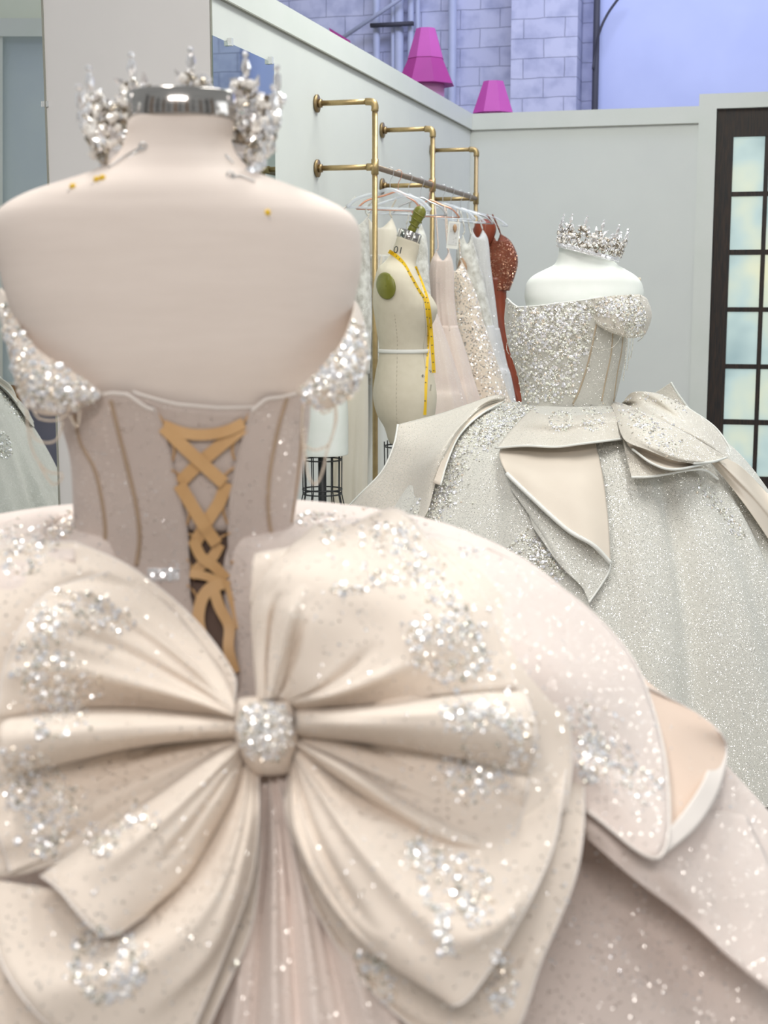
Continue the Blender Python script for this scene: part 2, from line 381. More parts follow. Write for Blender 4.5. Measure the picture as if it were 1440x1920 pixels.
nE = -d1
def WE(px, py, off=0): return plane_hit(px, py, END + nE * off, d1)
m0 = WE(78, 0, .008); mz1 = WTOP - .05
mr2 = thing('wall_mirror', 'tall mirror at the left edge reflecting another ball gown', 'mirror', (m0.x, m0.y, 0))
g = mirror('', '', [Vector((m0.x, m0.y, .3)) - d2 * 1.2, Vector((m0.x, m0.y, .3)), Vector((m0.x, m0.y, mz1)), Vector((m0.x, m0.y, mz1)) - d2 * 1.2], nE, M_mirror2); g.out('mirror_glass', M_mirror2, mr2, False)
g = G(); g.box(Vector((m0.x, m0.y, (mz1 + .3) / 2)) + d2 * .003, (.006, .012, mz1 - .3), Matrix.Rotation(-.27, 3, 'Z')); g.out('mirror_edge', M_gap, mr2, False)
q = WE(83, 195, .012); g = G(); g.box(Vector((m0.x, m0.y, q.z)), (.03, .012, .022), Matrix.Rotation(-.27, 3, 'Z')); g.out('mirror_clip', M_clip, mr2, False)
MIRO = Vector(m0)
def reflect(p): p = Vector(p); return p - nE * 2 * (p - MIRO).dot(nE)
# room seen in that mirror (stands behind and left of the camera)
def VB(px, py, Y): return reflect(P(px, py, Y))
def virt_slab(name, x0, y0, x1, y1, Y, mat, parent=None, th=.04):
    a, b, c, d = VB(x0, y1, Y), VB(x1, y1, Y), VB(x1, y0, Y), VB(x0, y0, Y)
    n = (reflect(P(x0, y0, Y + 1)) - reflect(P(x0, y0, Y))).normalized() * th
    g = G(); V = [a, b, c, d]; g.add(V + [v + n for v in V], [[0, 1, 2, 3], [7, 6, 5, 4], [0, 4, 5, 1], [1, 5, 6, 2], [2, 6, 7, 3], [3, 7, 4, 0]])
    return g.out(name, mat, parent, False)
M_bluegrey = noisy('blue_grey_panel_paint', (.50, .56, .60), (.54, .60, .62), 3, .5)
M_cream = noisy('cream_ceiling_panel', (.78, .80, .66), (.8, .82, .7), 3, .6)
M_slate = noisy('slate_cloth', (.18, .18, .24), (.22, .21, .27), 6, .8)
virt_slab('wall_rear', -400, 68, 160, 730, 9.2, M_bluegrey)['kind'] = S
virt_slab('wall_rear_upper', -400, -400, 160, 40, 9.3, M_cream)['kind'] = S
virt_slab('trim_8', -400, 34, 160, 68, 9.1, M_trim)['kind'] = S
virt_slab('trim_9', -40, 68, 5, 730, 9.12, M_trim)['kind'] = S
virt_slab('trim_10', -400, 716, 160, 726, 9.1, M_trim)['kind'] = S
for k, x in enumerate((-3.1, -1.9, -.7, .1, 1.3, 2.6)):  # unseen posts, added to put stripes in the neck ring's reflection
    g = G(); g.box((x, -3.2, 2.1), (.28 if k % 2 else .5, .1, 4.2)); g.out('reflection_post', M_darkw if k % 2 else M_wood, None, False)['kind'] = S
for k, (x, y) in enumerate(((4.0, -2.4), (4.5, -1.0), (4.9, .1), (-3.9, -2.2), (-4.3, -.9), (-4.6, .2))):  # more added posts at the sides for the ring reflection
    g = G(); g.box((x, y, 2.1), (.1, .55, 4.2)); g.out('reflection_post', M_darkw if k % 2 else M_wood, None, False)['kind'] = S
virt_slab('baseboard_rear', -400, 725, 160, 1500, 9.3, M_slate)['kind'] = S
tb = thing('side_table', 'brown wooden table seen in the left mirror behind the gown', 'table', reflect(P(20, 900, 8.6)) * Vector((1, 1, 0)))
virt_slab('tabletop', -200, 722, 44, 736, 8.6, M_wood, tb, .5); virt_slab('leg', 24, 736, 44, 1400, 8.6, M_wood, tb, .05); virt_slab('leg', -180, 736, -160, 1400, 8.6, M_wood, tb, .05)

# ------------------------------------------------------------------ pipe clothes rack
rk = thing('clothes_rack', 'brass pipe clothes rack fixed to the left partition', 'clothes rack', WL(595, 300) * Vector((1, 1, 0)))
U0 = plane_hit(703, 300, CORNER + d2 * .293, d2); U0.z = 0
U2 = plane_hit(893, 300, CORNER + d2 * .293, d2); U2.z = 0
ups = [U0, (U0 + U2) / 2, U2]
ZR = plane_hit(703, 313, CORNER + d2 * .293, d2).z; ZT = plane_hit(703, 190, CORNER + d2 * .293, d2).z
pr = .0135
for u in ups:
    g = G(); g.tube([u + Vector((0, 0, .01)), u + Vector((0, 0, ZT - .02))], pr, 14); g.out('upright', M_brass, rk)
    g = G(); g.tube(curve([u + Vector((0, 0, ZT - .045)), u + Vector((0, 0, ZT - .02)), u - d2 * .012 + Vector((0, 0, ZT - .003)), u - d2 * .045 + Vector((0, 0, ZT))], 10), pr * 1.3, 14); g.out('elbow', M_brass, rk)
    for z in (ZT, ZR):
        g = G(); g.tube([u - d2 * .02 + Vector((0, 0, z)), u - d2 * .285 + Vector((0, 0, z))], pr * .95, 14); g.out('wall_arm', M_brass, rk)
        g = G(); b0 = u - d2 * .29 + Vector((0, 0, z)); g.tube([b0, b0 + d2 * .01], .042, 24); g.tube([b0 + d2 * .01, b0 + d2 * .028], .02, 16); g.out('flange', M_brassdk, rk)
    g = G(); g.tube([u + Vector((0, 0, ZR - .035)), u + Vector((0, 0, ZR + .035))], pr * 1.35, 14); g.tube([u + Vector((0, 0, ZR)), u - d2 * .04 + Vector((0, 0, ZR))], pr * 1.3, 14); g.out('tee', M_brass, rk)
    g = G(); g.tube([u, u + Vector((0, 0, .012))], .045, 24); g.out('floor_flange', M_brassdk, rk)
g = G(); g.tube([U0 + Vector((0, 0, ZR)), U2 + Vector((0, 0, ZR))], pr, 14); g.out('rail', M_rail, rk)

# ------------------------------------------------------------------ row lofts (torsos, garments)
def rowloft(rows, Y, n=48, ny=40, expo=2.2, tilt=0, fold=None, yoff=0, cap=True):
    """rows: (py, xl, xr, half_depth[, dy]); returns ring grid of world points"""
    py = [r[0] for r in rows]; T = np.linspace(0, 1, ny)
    R = cr1([[r[0], r[1], r[2]] for r in rows], T); D = cr1([[r[3], (r[4] if len(r) > 4 else 0), 0] for r in rows], T)
    out = []
    for i in range(ny):
        yy, xl, xr = R[i]; hd, dy = D[i][0], D[i][1]
        a = P(xl, yy, Y + dy); b = P(xr, yy, Y + dy); c = (a + b) / 2; hw = (b.x - a.x) / 2
        ring = []
        for k in range(n):
            th = 2 * pi * k / n; cc, ss = cos(th), sin(th)
            x = math.copysign(abs(cc) ** (2 / expo), cc) * hw; y = math.copysign(abs(ss) ** (2 / expo), ss) * hd
            f = 1 + (fold(th, i / (ny - 1)) if fold else 0)
            ring.append(Vector((c.x + x * f, c.y + y * f, c.z - tilt * x)))
        out.append(ring)
    return out
def dome(ring, h, k=5):
    c = sum(ring, Vector()) / len(ring); o = []
    for i in range(1, k + 1):
        t = i / k * pi / 2 * .98
        o.append([c + (p - c) * cos(t) + Vector((0, 0, h * sin(t))) for p in ring])
    return o

# dress form "10"
FY = 6.3
fm = thing('dress_form', 'cream linen dress form with olive arm disc and yellow tape measure', 'dress form', (P(760, 800, FY).x, FY, 0))
rows = [(450, 745, 787, .05), (470, 738, 784, .052), (492, 726, 780, .07), (508, 709, 782, .13), (522, 703, 787, .155), (540, 700, 797, .165), (562, 699, 813, .165), (578, 700, 820, .162), (598, 703, 816, .152), (625, 707, 803, .135), (658, 711, 803, .12), (700, 704, 813, .15), (740, 699, 819, .17), (775, 706, 816, .165), (800, 720, 810, .145), (822, 727, 803, .13), (830, 730, 800, .12)]
A = rowloft(rows, FY, 64, 90, 2.15)
for ri, rg in enumerate(A):           # neck leans
    k = max(0, 1 - ri / 22)
    for v in rg: v.z -= (v.x - P(765, 450, FY).x) * .35 * k
g = G(); g.grid(A, True, 0, True); fbody = g.out('torso', M_form, fm)
fb = bvh_of([fbody])
cN = P(766, 448, FY); rot = Matrix.Rotation(-.0, 3, 'Y') @ Matrix.Rotation(radians(19), 3, 'Y')
g = G(); g.lathe(cN, [(.049, -.012), (.051, .0), (.051, .03), (.045, .034)], 32, 0, True, rot); g.out('neck_cap', M_steel, fm)
for k in range(10):
    g = G(); th = 2 * pi * k / 10; c = cN + rot @ Vector((.052 * cos(th), .052 * sin(th), .012)); g.tube([c - rot @ Vector((0, 0, .017)), c + rot @ Vector((0, 0, .017))], .0022, 6); g.out('cap_stripe', M_white, fm)
g = G(); ax = rot @ Vector((0, 0, 1)); b0 = cN + ax * .03
ax2 = (ax + Vector((-.25 + .35, 0, 0))).normalized()
pts = [b0 + ax2 * t for t in (0, .02, .03, .045, .06, .075, .09, .105, .115, .12)]
g.tube(pts, [.018, .019, .016, .02, .024, .026, .028, .025, .017, .006], 20)
for k in range(3): g.tube([b0 + ax2 * (.035 + .025 * k + .006 * sin(a)) + (ax2.orthogonal().normalized() * cos(a) + ax2.cross(ax2.orthogonal()).normalized() * sin(a)) * (.0225 + .0025 * k) for a in np.linspace(0, 2 * pi, 20)], .003, 6)
g.out('knob', M_olive, fm)
# arm disc
def decal(px, py, rx, ry, bv, off, n=40, rings=8, dome_h=.004):
    A = [];
    for i in range(rings + 1):
        r = 1 - i / rings; rg = []
        for k in range(n):
            a = 2 * pi * k / n; x = px + rx * r * cos(a) + .12 * rx * r * sin(a); y = py + ry * r * sin(a) * .99
            h = hit(bv, x, y); q = h[0] if h[0] else P(x, y, FY); d = (CAM - q).normalized()
            rg.append(q + d * (off + dome_h * (1 - r * r)))
        A.append(rg)
    return A
g = G(); A = decal(723.5, 536, 18.3, 25.8, fb, .012); back = [p + Vector((0, .02, 0)) for p in A[0]]
g.grid([back] + A, True, 0, True); g.out('arm_disc', M_olive, fm)
def ribbon(pts, bv, w, off, mat, name, parent, Yd, n=60, thick=.0006):
    """flat strip that follows pixel points on a surface"""
    Q = cr1([[p[0], p[1], 0] for p in pts], np.linspace(0, 1, n)); C = []
    last = Yd
    for x, y, _ in Q:
        h = hit(bv, x, y)
        if h[0]: last = h[0].y
        q = h[0] if h[0] else P(x, y, last)
        C.append(q + (CAM - q).normalized() * off)
    for _ in range(4): C = [C[0]] + [(C[i - 1] + C[i] * 2 + C[i + 1]) / 4 for i in range(1, n - 1)] + [C[-1]]
    A = []
    for i, c in enumerate(C):
        t = (C[min(i + 1, n - 1)] - C[max(i - 1, 0)]).normalized(); s = t.cross((CAM - c).normalized()).normalized()
        wi = w[0] + (w[1] - w[0]) * i / (n - 1) if isinstance(w, (list, tuple)) else w
        A.append([c - s * wi / 2, c + s * wi / 2])
    g = G(); g.grid(A); return g.out(name, mat, parent, False, thick), C
g = G(); tp = thing('tape_measure', 'yellow tape measure draped over the cream dress form', 'tape measure', (P(800, 700, FY).x, FY - .2, P(800, 700, FY).z))
o, Ca = ribbon([(729, 471), (743, 480), (757, 495), (770, 518), (785, 545), (797, 565), (801, 600), (802, 645), (799, 695), (796, 778)], fb, .0165, .005, M_tape, 'tape_strand', tp, FY - .1, 90)
o, Cb = ribbon([(778, 500), (788, 525), (798, 552), (804, 578), (808, 620), (811, 660), (813.5, 699)], fb, .0165, .006, M_tape, 'tape_strand', tp, FY - .1, 60)
g = G()
for C in (Ca, Cb):
    for i in range(2, len(C) - 1, 4):
        t = (C[i + 1] - C[i]).normalized(); n_ = (CAM - C[i]).normalized(); s = t.cross(n_)
        g.box(C[i] + n_ * .0012, (.006, .0008, .004), Matrix((s, n_, t)).transposed())
g.out('printed_numerals', M_ink, tp, False)['kind'] = 'stuff'
A = [r for r in rowloft([(654, 710, 804, .124), (658, 710, 805, .125), (662, 709.5, 805, .126)], FY, 64, 4, 2.15)]
A = rowloft([(653.5, 709.5, 804.8, .1225), (661, 708.8, 805.6, .1235)], FY, 64, 3, 2.15); g = G(); g.grid(A, True); g.out('waist_tape', M_white, fm, True, .001)
def seam(name, pts, bv, mat, parent, r=.0009, off=.0008, dash=False, Yd=6.2):
    Q = cr1([[p[0], p[1], 0] for p in pts], np.linspace(0, 1, 60)); g = G(); C = []
    for x, y, _ in Q:
        h = hit(bv, x, y)
        if h[0]: C.append(h[0] + (CAM - h[0]).normalized() * off)
    if dash:
        for i in range(0, len(C) - 1, 2): g.tube([C[i], C[i + 1]], r, 5)
    elif len(C) > 1: g.tube(C, r, 5)
    return g.out(name, mat, parent)
seam('princess_seam', [(740, 590), (745, 640), (744, 700), (743, 760), (746, 815)], fb, M_thread, fm, dash=True)
seam('front_seam', [(783, 505), (793, 560), (798, 615), (794, 655), (799, 700)], fb, M_thread, fm)
def text(body, px, py, bv, h, mat, parent, rot, Yd, nm='size_print'):
    c = bpy.data.curves.new(nm, 'FONT'); c.body = body; c.size = h / .7; c.align_x = 'CENTER'; c.align_y = 'CENTER'; c.extrude = .0003
    c.materials.append(mat); o = bpy.data.objects.new(nm, c); COL.objects.link(o); hh = hit(bv, px, py); q = hh[0] if hh[0] else P(px, py, Yd)
    n = (CAM - q).normalized(); nn = hh[1] if hh[0] else n
    if nn.dot(n) < 0: nn = -nn
    z = (n * .6 + nn * .4).normalized(); x = Vector((0, 0, 1)).cross(z).normalized(); y = z.cross(x)
    R = Matrix((x, y, z)).transposed() @ Matrix.Rotation(rot, 3, 'Z')
    M = Matrix.Translation(q + n * .005) @ R.to_4x4(); o.parent = parent
    bpy.context.view_layer.update(); me = bpy.data.meshes.new_from_object(o); bpy.data.objects.remove(o); o = bpy.data.objects.new(nm, me); COL.objects.link(o); o.parent = parent
    o.matrix_local = Matrix.LocRotScale(parent.location, parent.rotation_euler, None).inverted() @ M; return o
text('10', 747, 468, fb, .030, M_ink, fm, pi + .12 - .3, FY)
text('e', 792.5, 704, fb, .018, M_ink, fm, .4, FY, 'maker_print'); text('s', 806.5, 695, fb, .018, M_ink, fm, .4, FY, 'maker_print')
g = G(); q = P(807.5, 727, FY - .14); g.box(q, (.006, .001, .028), Matrix.Rotation(.12, 3, 'Y')); g.out('small_print', M_thread, fm, False)
def cage(t, cx, Y, ytop, r0, r1, zring=None, pole=True):
    zt = P(cx, ytop, Y).z; x = P(cx, ytop, Y).x; g = G()
    for k in range(12):
        a = 2 * pi * k / 12; g.tube([(x + r0 * cos(a), Y + r0 * sin(a), zt), (x + r0 * .98 * cos(a), Y + r0 * .98 * sin(a), zt - .17), (x + r1 * cos(a), Y + r1 * sin(a), .35)], .003, 6)
    g.out('cage_wires', M_black, t)
    for z, r in ((zt - .02, r0), (zt - .15, r0), (zt - .17, r0 * .98), (.36, r1)):
        g = G(); g.tube([(x + r * cos(a), Y + r * sin(a), z) for a in np.linspace(0, 2 * pi, 40)], .0035, 6); g.out('cage_ring', M_black, t)
    g = G(); g.tube([(x, Y, .03), (x, Y, zt + .05)], .018, 16); g.out('stand_pole', M_black, t)
    g = G(); g.lathe((x, Y, 0), [(.17, 0), (.17, .02), (.05, .04), (.02, .06)], 32, 0, True); g.out('stand_base', M_black, t)
cage(fm, 765, FY, 828, .105, .15)

fw = thing('dress_form', 'white dress form on black wire cage stand behind the foreground gown', 'dress form', (P(604, 800, 6.2).x, 6.2, 0))
g = G(); A = rowloft([(440, 595, 625, .045), (480, 590, 630, .06), (500, 570, 645, .12), (540, 558, 652, .14), (600, 562, 648, .14), (680, 572, 640, .10), (760, 560, 652, .13), (835, 558, 653, .13), (851, 557, 653, .128)], 6.2, 48, 60); g.grid(A, True, 0, True); g.out('torso', M_formw, fw)
cage(fw, 604, 6.2, 853, .086, .12)
# ------------------------------------------------------------------ cloth and bead tools
def patch(name, cols, bv, mats, parent, Yd, nu=34, nv=44, folds=(), bulge=0, solid=.0016, rip=0, seed=0, hem=None, hemr=.002, hemmat=None, lift=0):
    """cols: columns from the gathered side outwards; each point (px, py, v): v < .7 = distance in front of the cloth below, else world Y"""
    C = []
    for col in cols:
        q = []
        for p in col:
            px, py, v = p
            if v >= .7: q.append(P(px, py, v)); continue
            h = hit(bv, px, py)
            b = h[0] if h[0] else P(px, py, Yd)
            q.append(b + (CAM - b).normalized() * (v + lift))
        C.append(q)
    m = max(len(c) for c in C)
    U = np.linspace(0, 1, nu); Vv = np.linspace(0, 1, nv)
    L = np.array([cr1([list(p) for p in c], U) for c in C])          # col, nu, 3
    A = np.array([cr1(L[:, i, :], Vv) for i in range(nu)])            # nu, nv, 3
    r_ = random.Random(seed); ph = [r_.random() * 6.28 for _ in range(6)]
    out = []
    for i in range(nu):
        u = U[i]; row = []
        for j in range(nv):
            v = Vv[j]; p = Vector(A[i, j]); d = bulge * sin(pi * min(1, v)) ** .8 * sin(pi * u ** .8) if bulge else 0
            for f in folds:
                v0, v1, wd, am = f[:4]; u0, u1 = (f[4], f[5]) if len(f) > 4 else (0, 1)
                if u < u0 or u > u1: k = 0
                else:
                    k = min(1, (u - u0) / .12 + (.0 if u0 > 0 else .4)) * min(1, (u1 - u) / .15 + (.0 if u1 < 1 else .35))
                c = v0 + (v1 - v0) * (u - u0) / max(1e-6, u1 - u0)
                w_ = wd * (.45 + .55 * u)
                d += am * k * exp(-((v - c) / w_) ** 2)
            if rip: d += rip * u * (sin(v * 9 + ph[0] + u * 2) + .6 * sin(v * 17 + ph[1] - u * 3) + .5 * sin(u * 7 + ph[2] + v * 4))
            row.append(p + (CAM - p).normalized() * d)
        out.append(row)
    g = G(); g.grid(out); o = g.out(name, mats, parent, True, solid)
    if hem is not None:
        g = G()
        for hh in hem:
            if hh == 'end': g.tube(out[-1], hemr, 6)
            if hh == 'start': g.tube([r[0] for r in out], hemr, 6)
            if hh == 'last': g.tube([r[-1] for r in out], hemr, 6)
        g.out('hem', hemmat or mats, o)
    return o
def ico():
    t = (1 + 5 ** .5) / 2; V = [(-1, t, 0), (1, t, 0), (-1, -t, 0), (1, -t, 0), (0, -1, t), (0, 1, t), (0, -1, -t), (0, 1, -t), (t, 0, -1), (t, 0, 1), (-t, 0, -1), (-t, 0, 1)]
    n = sqrt(1 + t * t); V = [Vector(v) / n for v in V]
    Fc = [(0, 11, 5), (0, 5, 1), (0, 1, 7), (0, 7, 10), (0, 10, 11), (1, 5, 9), (5, 11, 4), (11, 10, 2), (10, 7, 6), (7, 1, 8), (3, 9, 4), (3, 4, 2), (3, 2, 6), (3, 6, 8), (3, 8, 9), (4, 9, 5), (2, 4, 11), (6, 2, 10), (8, 6, 7), (9, 8, 1)]
    return V, [list(f) for f in Fc]
ICO = ico()
HEX = ([Vector((0, 0, .12))] + [Vector((cos(pi * k / 3), sin(pi * k / 3), 0)) for k in range(6)], [[0, k + 1, (k + 1) % 6 + 1] for k in range(6)] + [[6, 5, 4, 3, 2, 1]])
CUT = ([Vector((0, 0, -.5))] + [Vector((cos(pi * k / 3), sin(pi * k / 3), 0)) for k in range(6)] + [Vector((.55 * cos(pi * k / 3 + .5), .55 * sin(pi * k / 3 + .5), .42)) for k in range(6)],
       [[0, (k + 1) % 6 + 1, k + 1] for k in range(6)] + [[k + 1, (k + 1) % 6 + 1, k + 7] for k in range(6)] + [[(k + 1) % 6 + 1, (k + 1) % 6 + 7, k + 7] for k in range(6)] + [[7, 8, 9, 10, 11, 12]])
LEAF = ([Vector((0, -1, 0)), Vector((.42, 0, .05)), Vector((0, 1, 0)), Vector((-.42, 0, .05)), Vector((0, 0, .32)), Vector((0, 0, -.1))], [[0, 1, 4], [1, 2, 4], [2, 3, 4], [3, 0, 4], [1, 0, 5], [2, 1, 5], [3, 2, 5], [0, 3, 5]])
def bead(g, p, n, r, kind, m, R=rnd, tiltj=.35):
    sh = {'p': ICO, 's': HEX, 'c': CUT, 'l': LEAF}[kind]
    n = (n + Vector((R.uniform(-1, 1), R.uniform(-1, 1), R.uniform(-1, 1))) * tiltj).normalized()
    x = n.orthogonal().normalized(); y = n.cross(x); a = R.random() * 6.283
    x, y = x * cos(a) + y * sin(a), y * cos(a) - x * sin(a)
    g.add([p + (x * v.x + y * v.y + n * v.z) * r for v in sh[0]], sh[1], m)
def region_sample(reg, R):
    if reg[0] == 'e':
        _, cx, cy, rx, ry = reg[:5]; a = R.random() * 6.283; r = sqrt(R.random())
        rot = reg[6] if len(reg) > 6 else 0
        x = rx * r * cos(a); y = ry * r * sin(a); return cx + x * cos(rot) - y * sin(rot), cy + x * sin(rot) + y * cos(rot)
    if reg[0] == 'r':      # ring
        _, cx, cy, rx, ry = reg[:5]; a = R.random() * 6.283; r = 1 + R.gauss(0, .09); return cx + rx * r * cos(a), cy + ry * r * sin(a)
    _, pts, wd = reg[:3]
    L = [math.dist(pts[i], pts[i + 1]) for i in range(len(pts) - 1)]; t = R.random() * sum(L)
    for i, l in enumerate(L):
        if t <= l or i == len(L) - 1: break
        t -= l
    t = t / l; a, b = pts[i], pts[i + 1]; w0 = R.gauss(0, .5) * wd
    dx, dy = (b[0] - a[0]) / l, (b[1] - a[1]) / l
    return a[0] + (b[0] - a[0]) * t - dy * w0, a[1] + (b[1] - a[1]) * t + dx * w0
def scatter(name, regs, n, bv, sizes, mix, mats, parent, seed=1, off=.4, tiltj=.35):
    """mix: list of (shape, material index, weight); regs carry a weight as item [5] for e/r and [3] for l"""
    R = random.Random(seed); g = G()
    ws = [(r[5] if r[0] in 'er' and len(r) > 5 else (r[3] if r[0] == 'l' and len(r) > 3 else 1)) for r in regs]
    for _ in range(n):
        reg = R.choices(regs, ws)[0]; x, y = region_sample(reg, R)
        h = hit(bv, x, y)
        if not h[0]: continue
        nn = h[1] if h[1].dot(CAM - h[0]) > 0 else -h[1]
        k = R.choices(mix, [m[2] for m in mix])[0]
        r = sizes[0] + (sizes[1] - sizes[0]) * R.random() ** 2.2
        if k[0] == 'p': r *= .75
        bead(g, h[0] + nn * r * off, nn, r, k[0], k[1], R, tiltj)
    o = g.out(name, mats, parent, False); o['kind'] = 'stuff'
    return o
M_pearl = principled('pearl', (.86, .83, .78), .18, 0, Coat_Weight=.6)
M_pearlg = principled('ivory_pearl', (.82, .83, .74), .18, 0, Coat_Weight=.6)
M_cryst = principled('silver_crystal', (.95, .95, .97), .14, .65)
M_crystd = principled('bugle_silver', (.66, .64, .57), .2, .8)
M_gapsilver = principled('dark_gap_silver', (.42, .37, .30), .22, .95)  # darker silver imitates the dark gaps between the crystals
M_seq = principled('clear_sequin', (.90, .90, .93), .22, .55)
M_lace = noisy('ivory_lace_thread', (.70, .68, .60), (.74, .72, .64), 60, .7)
M_gold = principled('champagne_bead', (.88, .78, .66), .2, .5)
BM = [M_pearl, M_cryst, M_crystd, M_seq, M_lace, M_gold]
BMG = [M_pearlg, M_cryst, M_crystd, M_seq, M_lace, M_gold]
MIX = [('p', 5, 1.3), ('l', 5, .5), ('p', 0, 2.2), ('c', 1, 1.6), ('s', 3, 2.6), ('p', 2, .5), ('l', 4, .8), ('c', 2, .6)]
MIXG = [('p', 0, 2.5), ('c', 1, 1.2), ('s', 3, 2.2), ('p', 2, 2.0), ('l', 2, 1.0), ('p', 5, .5)]

def skirt(name, cx, cy, prof, back, seed, amp, mat, parent, nt=300, nz=90, backdir=-pi / 2, bw=.6, big=(), pw=2, link=True):
    """ball skirt: prof / back = (z, r) top down; back profile is used towards backdir"""
    R = random.Random(seed); comps = [(R.randint(7, 13), R.random() * 6.28, .5), (R.randint(16, 24), R.random() * 6.28, .6), (R.randint(29, 43), R.random() * 6.28, .35)]
    prof = sorted(prof); back = sorted(back) if back else None
    zt = prof[-1][0]; A = []; B = []
    for i in range(nz):
        u = i / (nz - 1); z = zt * (1 - u ** 1.25) + .02 * u
        r0 = interp(z, prof)[0]; r1 = interp(z, back)[0] if back else r0
        row = []; rb = []
        for k in range(nt):
            th = 2 * pi * k / nt; dd = (th - backdir + pi) % (2 * pi) - pi
            wv = exp(-abs(dd / bw) ** pw) if back else 0; r = r0 * (1 - wv) + r1 * wv
            f = sum(a * (1 - abs(sin(n * .5 * th + p)) * 1.6) for n, p, a in comps)
            for (a0, a1, wd, am) in big:
                c = a0 + (a1 - a0) * u; e = (th - c + pi) % (2 * pi) - pi; f += am * exp(-(e / wd) ** 2)
            rr = r * (1 + amp * f * min(1, .25 + u * 2))
            row.append(Vector((cx + rr * cos(th), cy + rr * sin(th), z))); rb.append(Vector((cx + r * cos(th), cy + r * sin(th), z)))
        A.append(row); B.append(rb)
    g = G(); g.grid(A, True); o = g.out(name, mat, parent) if link else None
    gb = G(); gb.grid(B, True)
    return o, gb
def smoothprof(p, n=40):
    q = cr1([[a[0], a[1], 0] for a in p], np.linspace(0, 1, n)); return [(float(a), float(b)) for a, b, _ in q]

# ------------------------------------------------------------------ crown builder (open at one side)
def crown(name, label, c, r0, r1, h, a0, a1, tilt, rz, nsp=9, dens=1.0, ratio=1.0, seed=3, peak=None, csz=1.0):
    """c centre of the band, r0 band radius, r1 top radius, arc a0..a1 (degrees, 90 = front)"""
    t = thing(name, label, 'crown', c); R = random.Random(seed)
    Mr = Matrix.Rotation(rz, 3, 'Z') @ Matrix.Rotation(tilt[0], 3, 'X') @ Matrix.Rotation(tilt[1], 3, 'Y')
    def pt(a, z, dr=0):
        r = r0 + (r1 - r0) * z / h + dr; a = radians(a); return Vector(c) + Mr @ Vector((r * cos(a), r * sin(a) * ratio, z))
    def nrm(a): a = radians(a); return Mr @ Vector((cos(a), sin(a), .1))
    def hgt(a):
        s = (a - a0) / (a1 - a0); base = .42 + (.38 if peak is None else peak) * sin(pi * s)
        return h * (base + .20 * abs(sin(pi * s * nsp)) ** 1.5)
    for z in (.002, .014):
        g = G(); g.tube([pt(a, z) for a in np.linspace(a0, a1, 70)], .0016, 6); g.out('band_wire', M_cryst, t)
    g = G()
    for a in np.linspace(a0, a1, int(46 * dens)): bead(g, pt(a, .008), nrm(a), .0062, 'c', 0, R, .1)
    o = g.out('band_stones', M_cryst, t, False)
    o['kind'] = 'stuff'
    g = G()
    for k in range(nsp * 2 + 1):
        s = k / (nsp * 2); a = a0 + (a1 - a0) * s; hh = hgt(a)
        for dd in (-1, 1):
            pts = [pt(a + dd * 9 * sin(x * pi) * (1 - .4 * x), .014 + (hh - .014) * x, .002 * sin(x * 6)) for x in np.linspace(0, 1, 10)]
            g.tube(pts, .0014, 5)
    o = g.out('filigree_wires', M_gapsilver, t); o['kind'] = 'stuff'
    g = G(); N = int(760 * dens)
    for _ in range(N):
        a = R.uniform(a0, a1); hh = hgt(a); z = .016 + (hh - .016) * R.random() ** .8
        k = R.choices('clsp', [3, 3.5, 1, 1.2])[0]; bead(g, pt(a, z, R.uniform(-.003, .004)), nrm(a), R.uniform(.0024, .0066) * csz, k, 1 if k == 'p' else (2 if R.random() < .4 else 0), R, .8)
    o = g.out('crystals', [M_cryst, M_pearl, M_gapsilver], t, False); o['kind'] = 'stuff'
    for k in range(nsp):
        a = a0 + (a1 - a0) * (k + .5) / nsp; hh = hgt(a) + .003; g = G(); up = Mr @ Vector((0, 0, 1)); p = pt(a, hh)
        x = nrm(a).normalized(); y = up.cross(x)
        sc = h * .085
        for q, rr in ((0, .55), (1.0, 1.0)): pass
        V = [p + (x * v.x * .6 + y * v.y * .8 + up * (v.z * 1.5 + 1.2)) * sc for v in ICO[0]]; g.add(V, ICO[1])
        V = [p + (x * v.x * .5 + y * v.y * .5 + up * (v.z * .5 + 3.0)) * sc for v in ICO[0]]; g.add(V, ICO[1])
        g.tube([p - up * sc, p + up * sc * 3], .0008, 5)
        for s_ in (-1, 1):
            q = p + y * s_ * sc * 1.8 - up * sc * .8; bead(g, q, x, sc * 1.4, 'l', 0, R, .3)
        g.out('finial', M_cryst, t, False)
    return t

# ------------------------------------------------------------------ garments on the rack
M_lacew = glitter('white_lace', (.48, .46, .41), (.76, .75, .70), 240, .2, cscale=26)
M_cream = noisy('cream_satin', (.72, .66, .55), (.75, .69, .58), 4, .5)
M_coolw = noisy('cool_white_satin', (.68, .70, .70), (.72, .74, .74), 4, .5)
M_blush = glitter('blush_tulle', (.68, .56, .50), (.72, .61, .54), 200, .12, cscale=8)
M_champ = glitter('champagne_sequin', (.66, .55, .44), (.76, .66, .55), 120, .5, .5, cscale=22)
M_greyt = glitter('grey_sheer', (.58, .57, .56), (.66, .65, .64), 150, .2, cscale=8)
M_rust = noisy('rust_satin', (.24, .04, .010), (.18, .028, .007), 7, .4)
M_rusts = glitter('rust_sequin', (.15, .035, .015), (.21, .055, .025), 160, .35, .5, cscale=20, gcol=(1, .6, .4))
M_tan = noisy('tan_lining', (.42, .26, .15), (.46, .29, .17), 8, .7)
def railpt(Z): r = (Z - U0.y) / (U2.y - U0.y); return U0 + (U2 - U0) * r + Vector((0, 0, ZR))
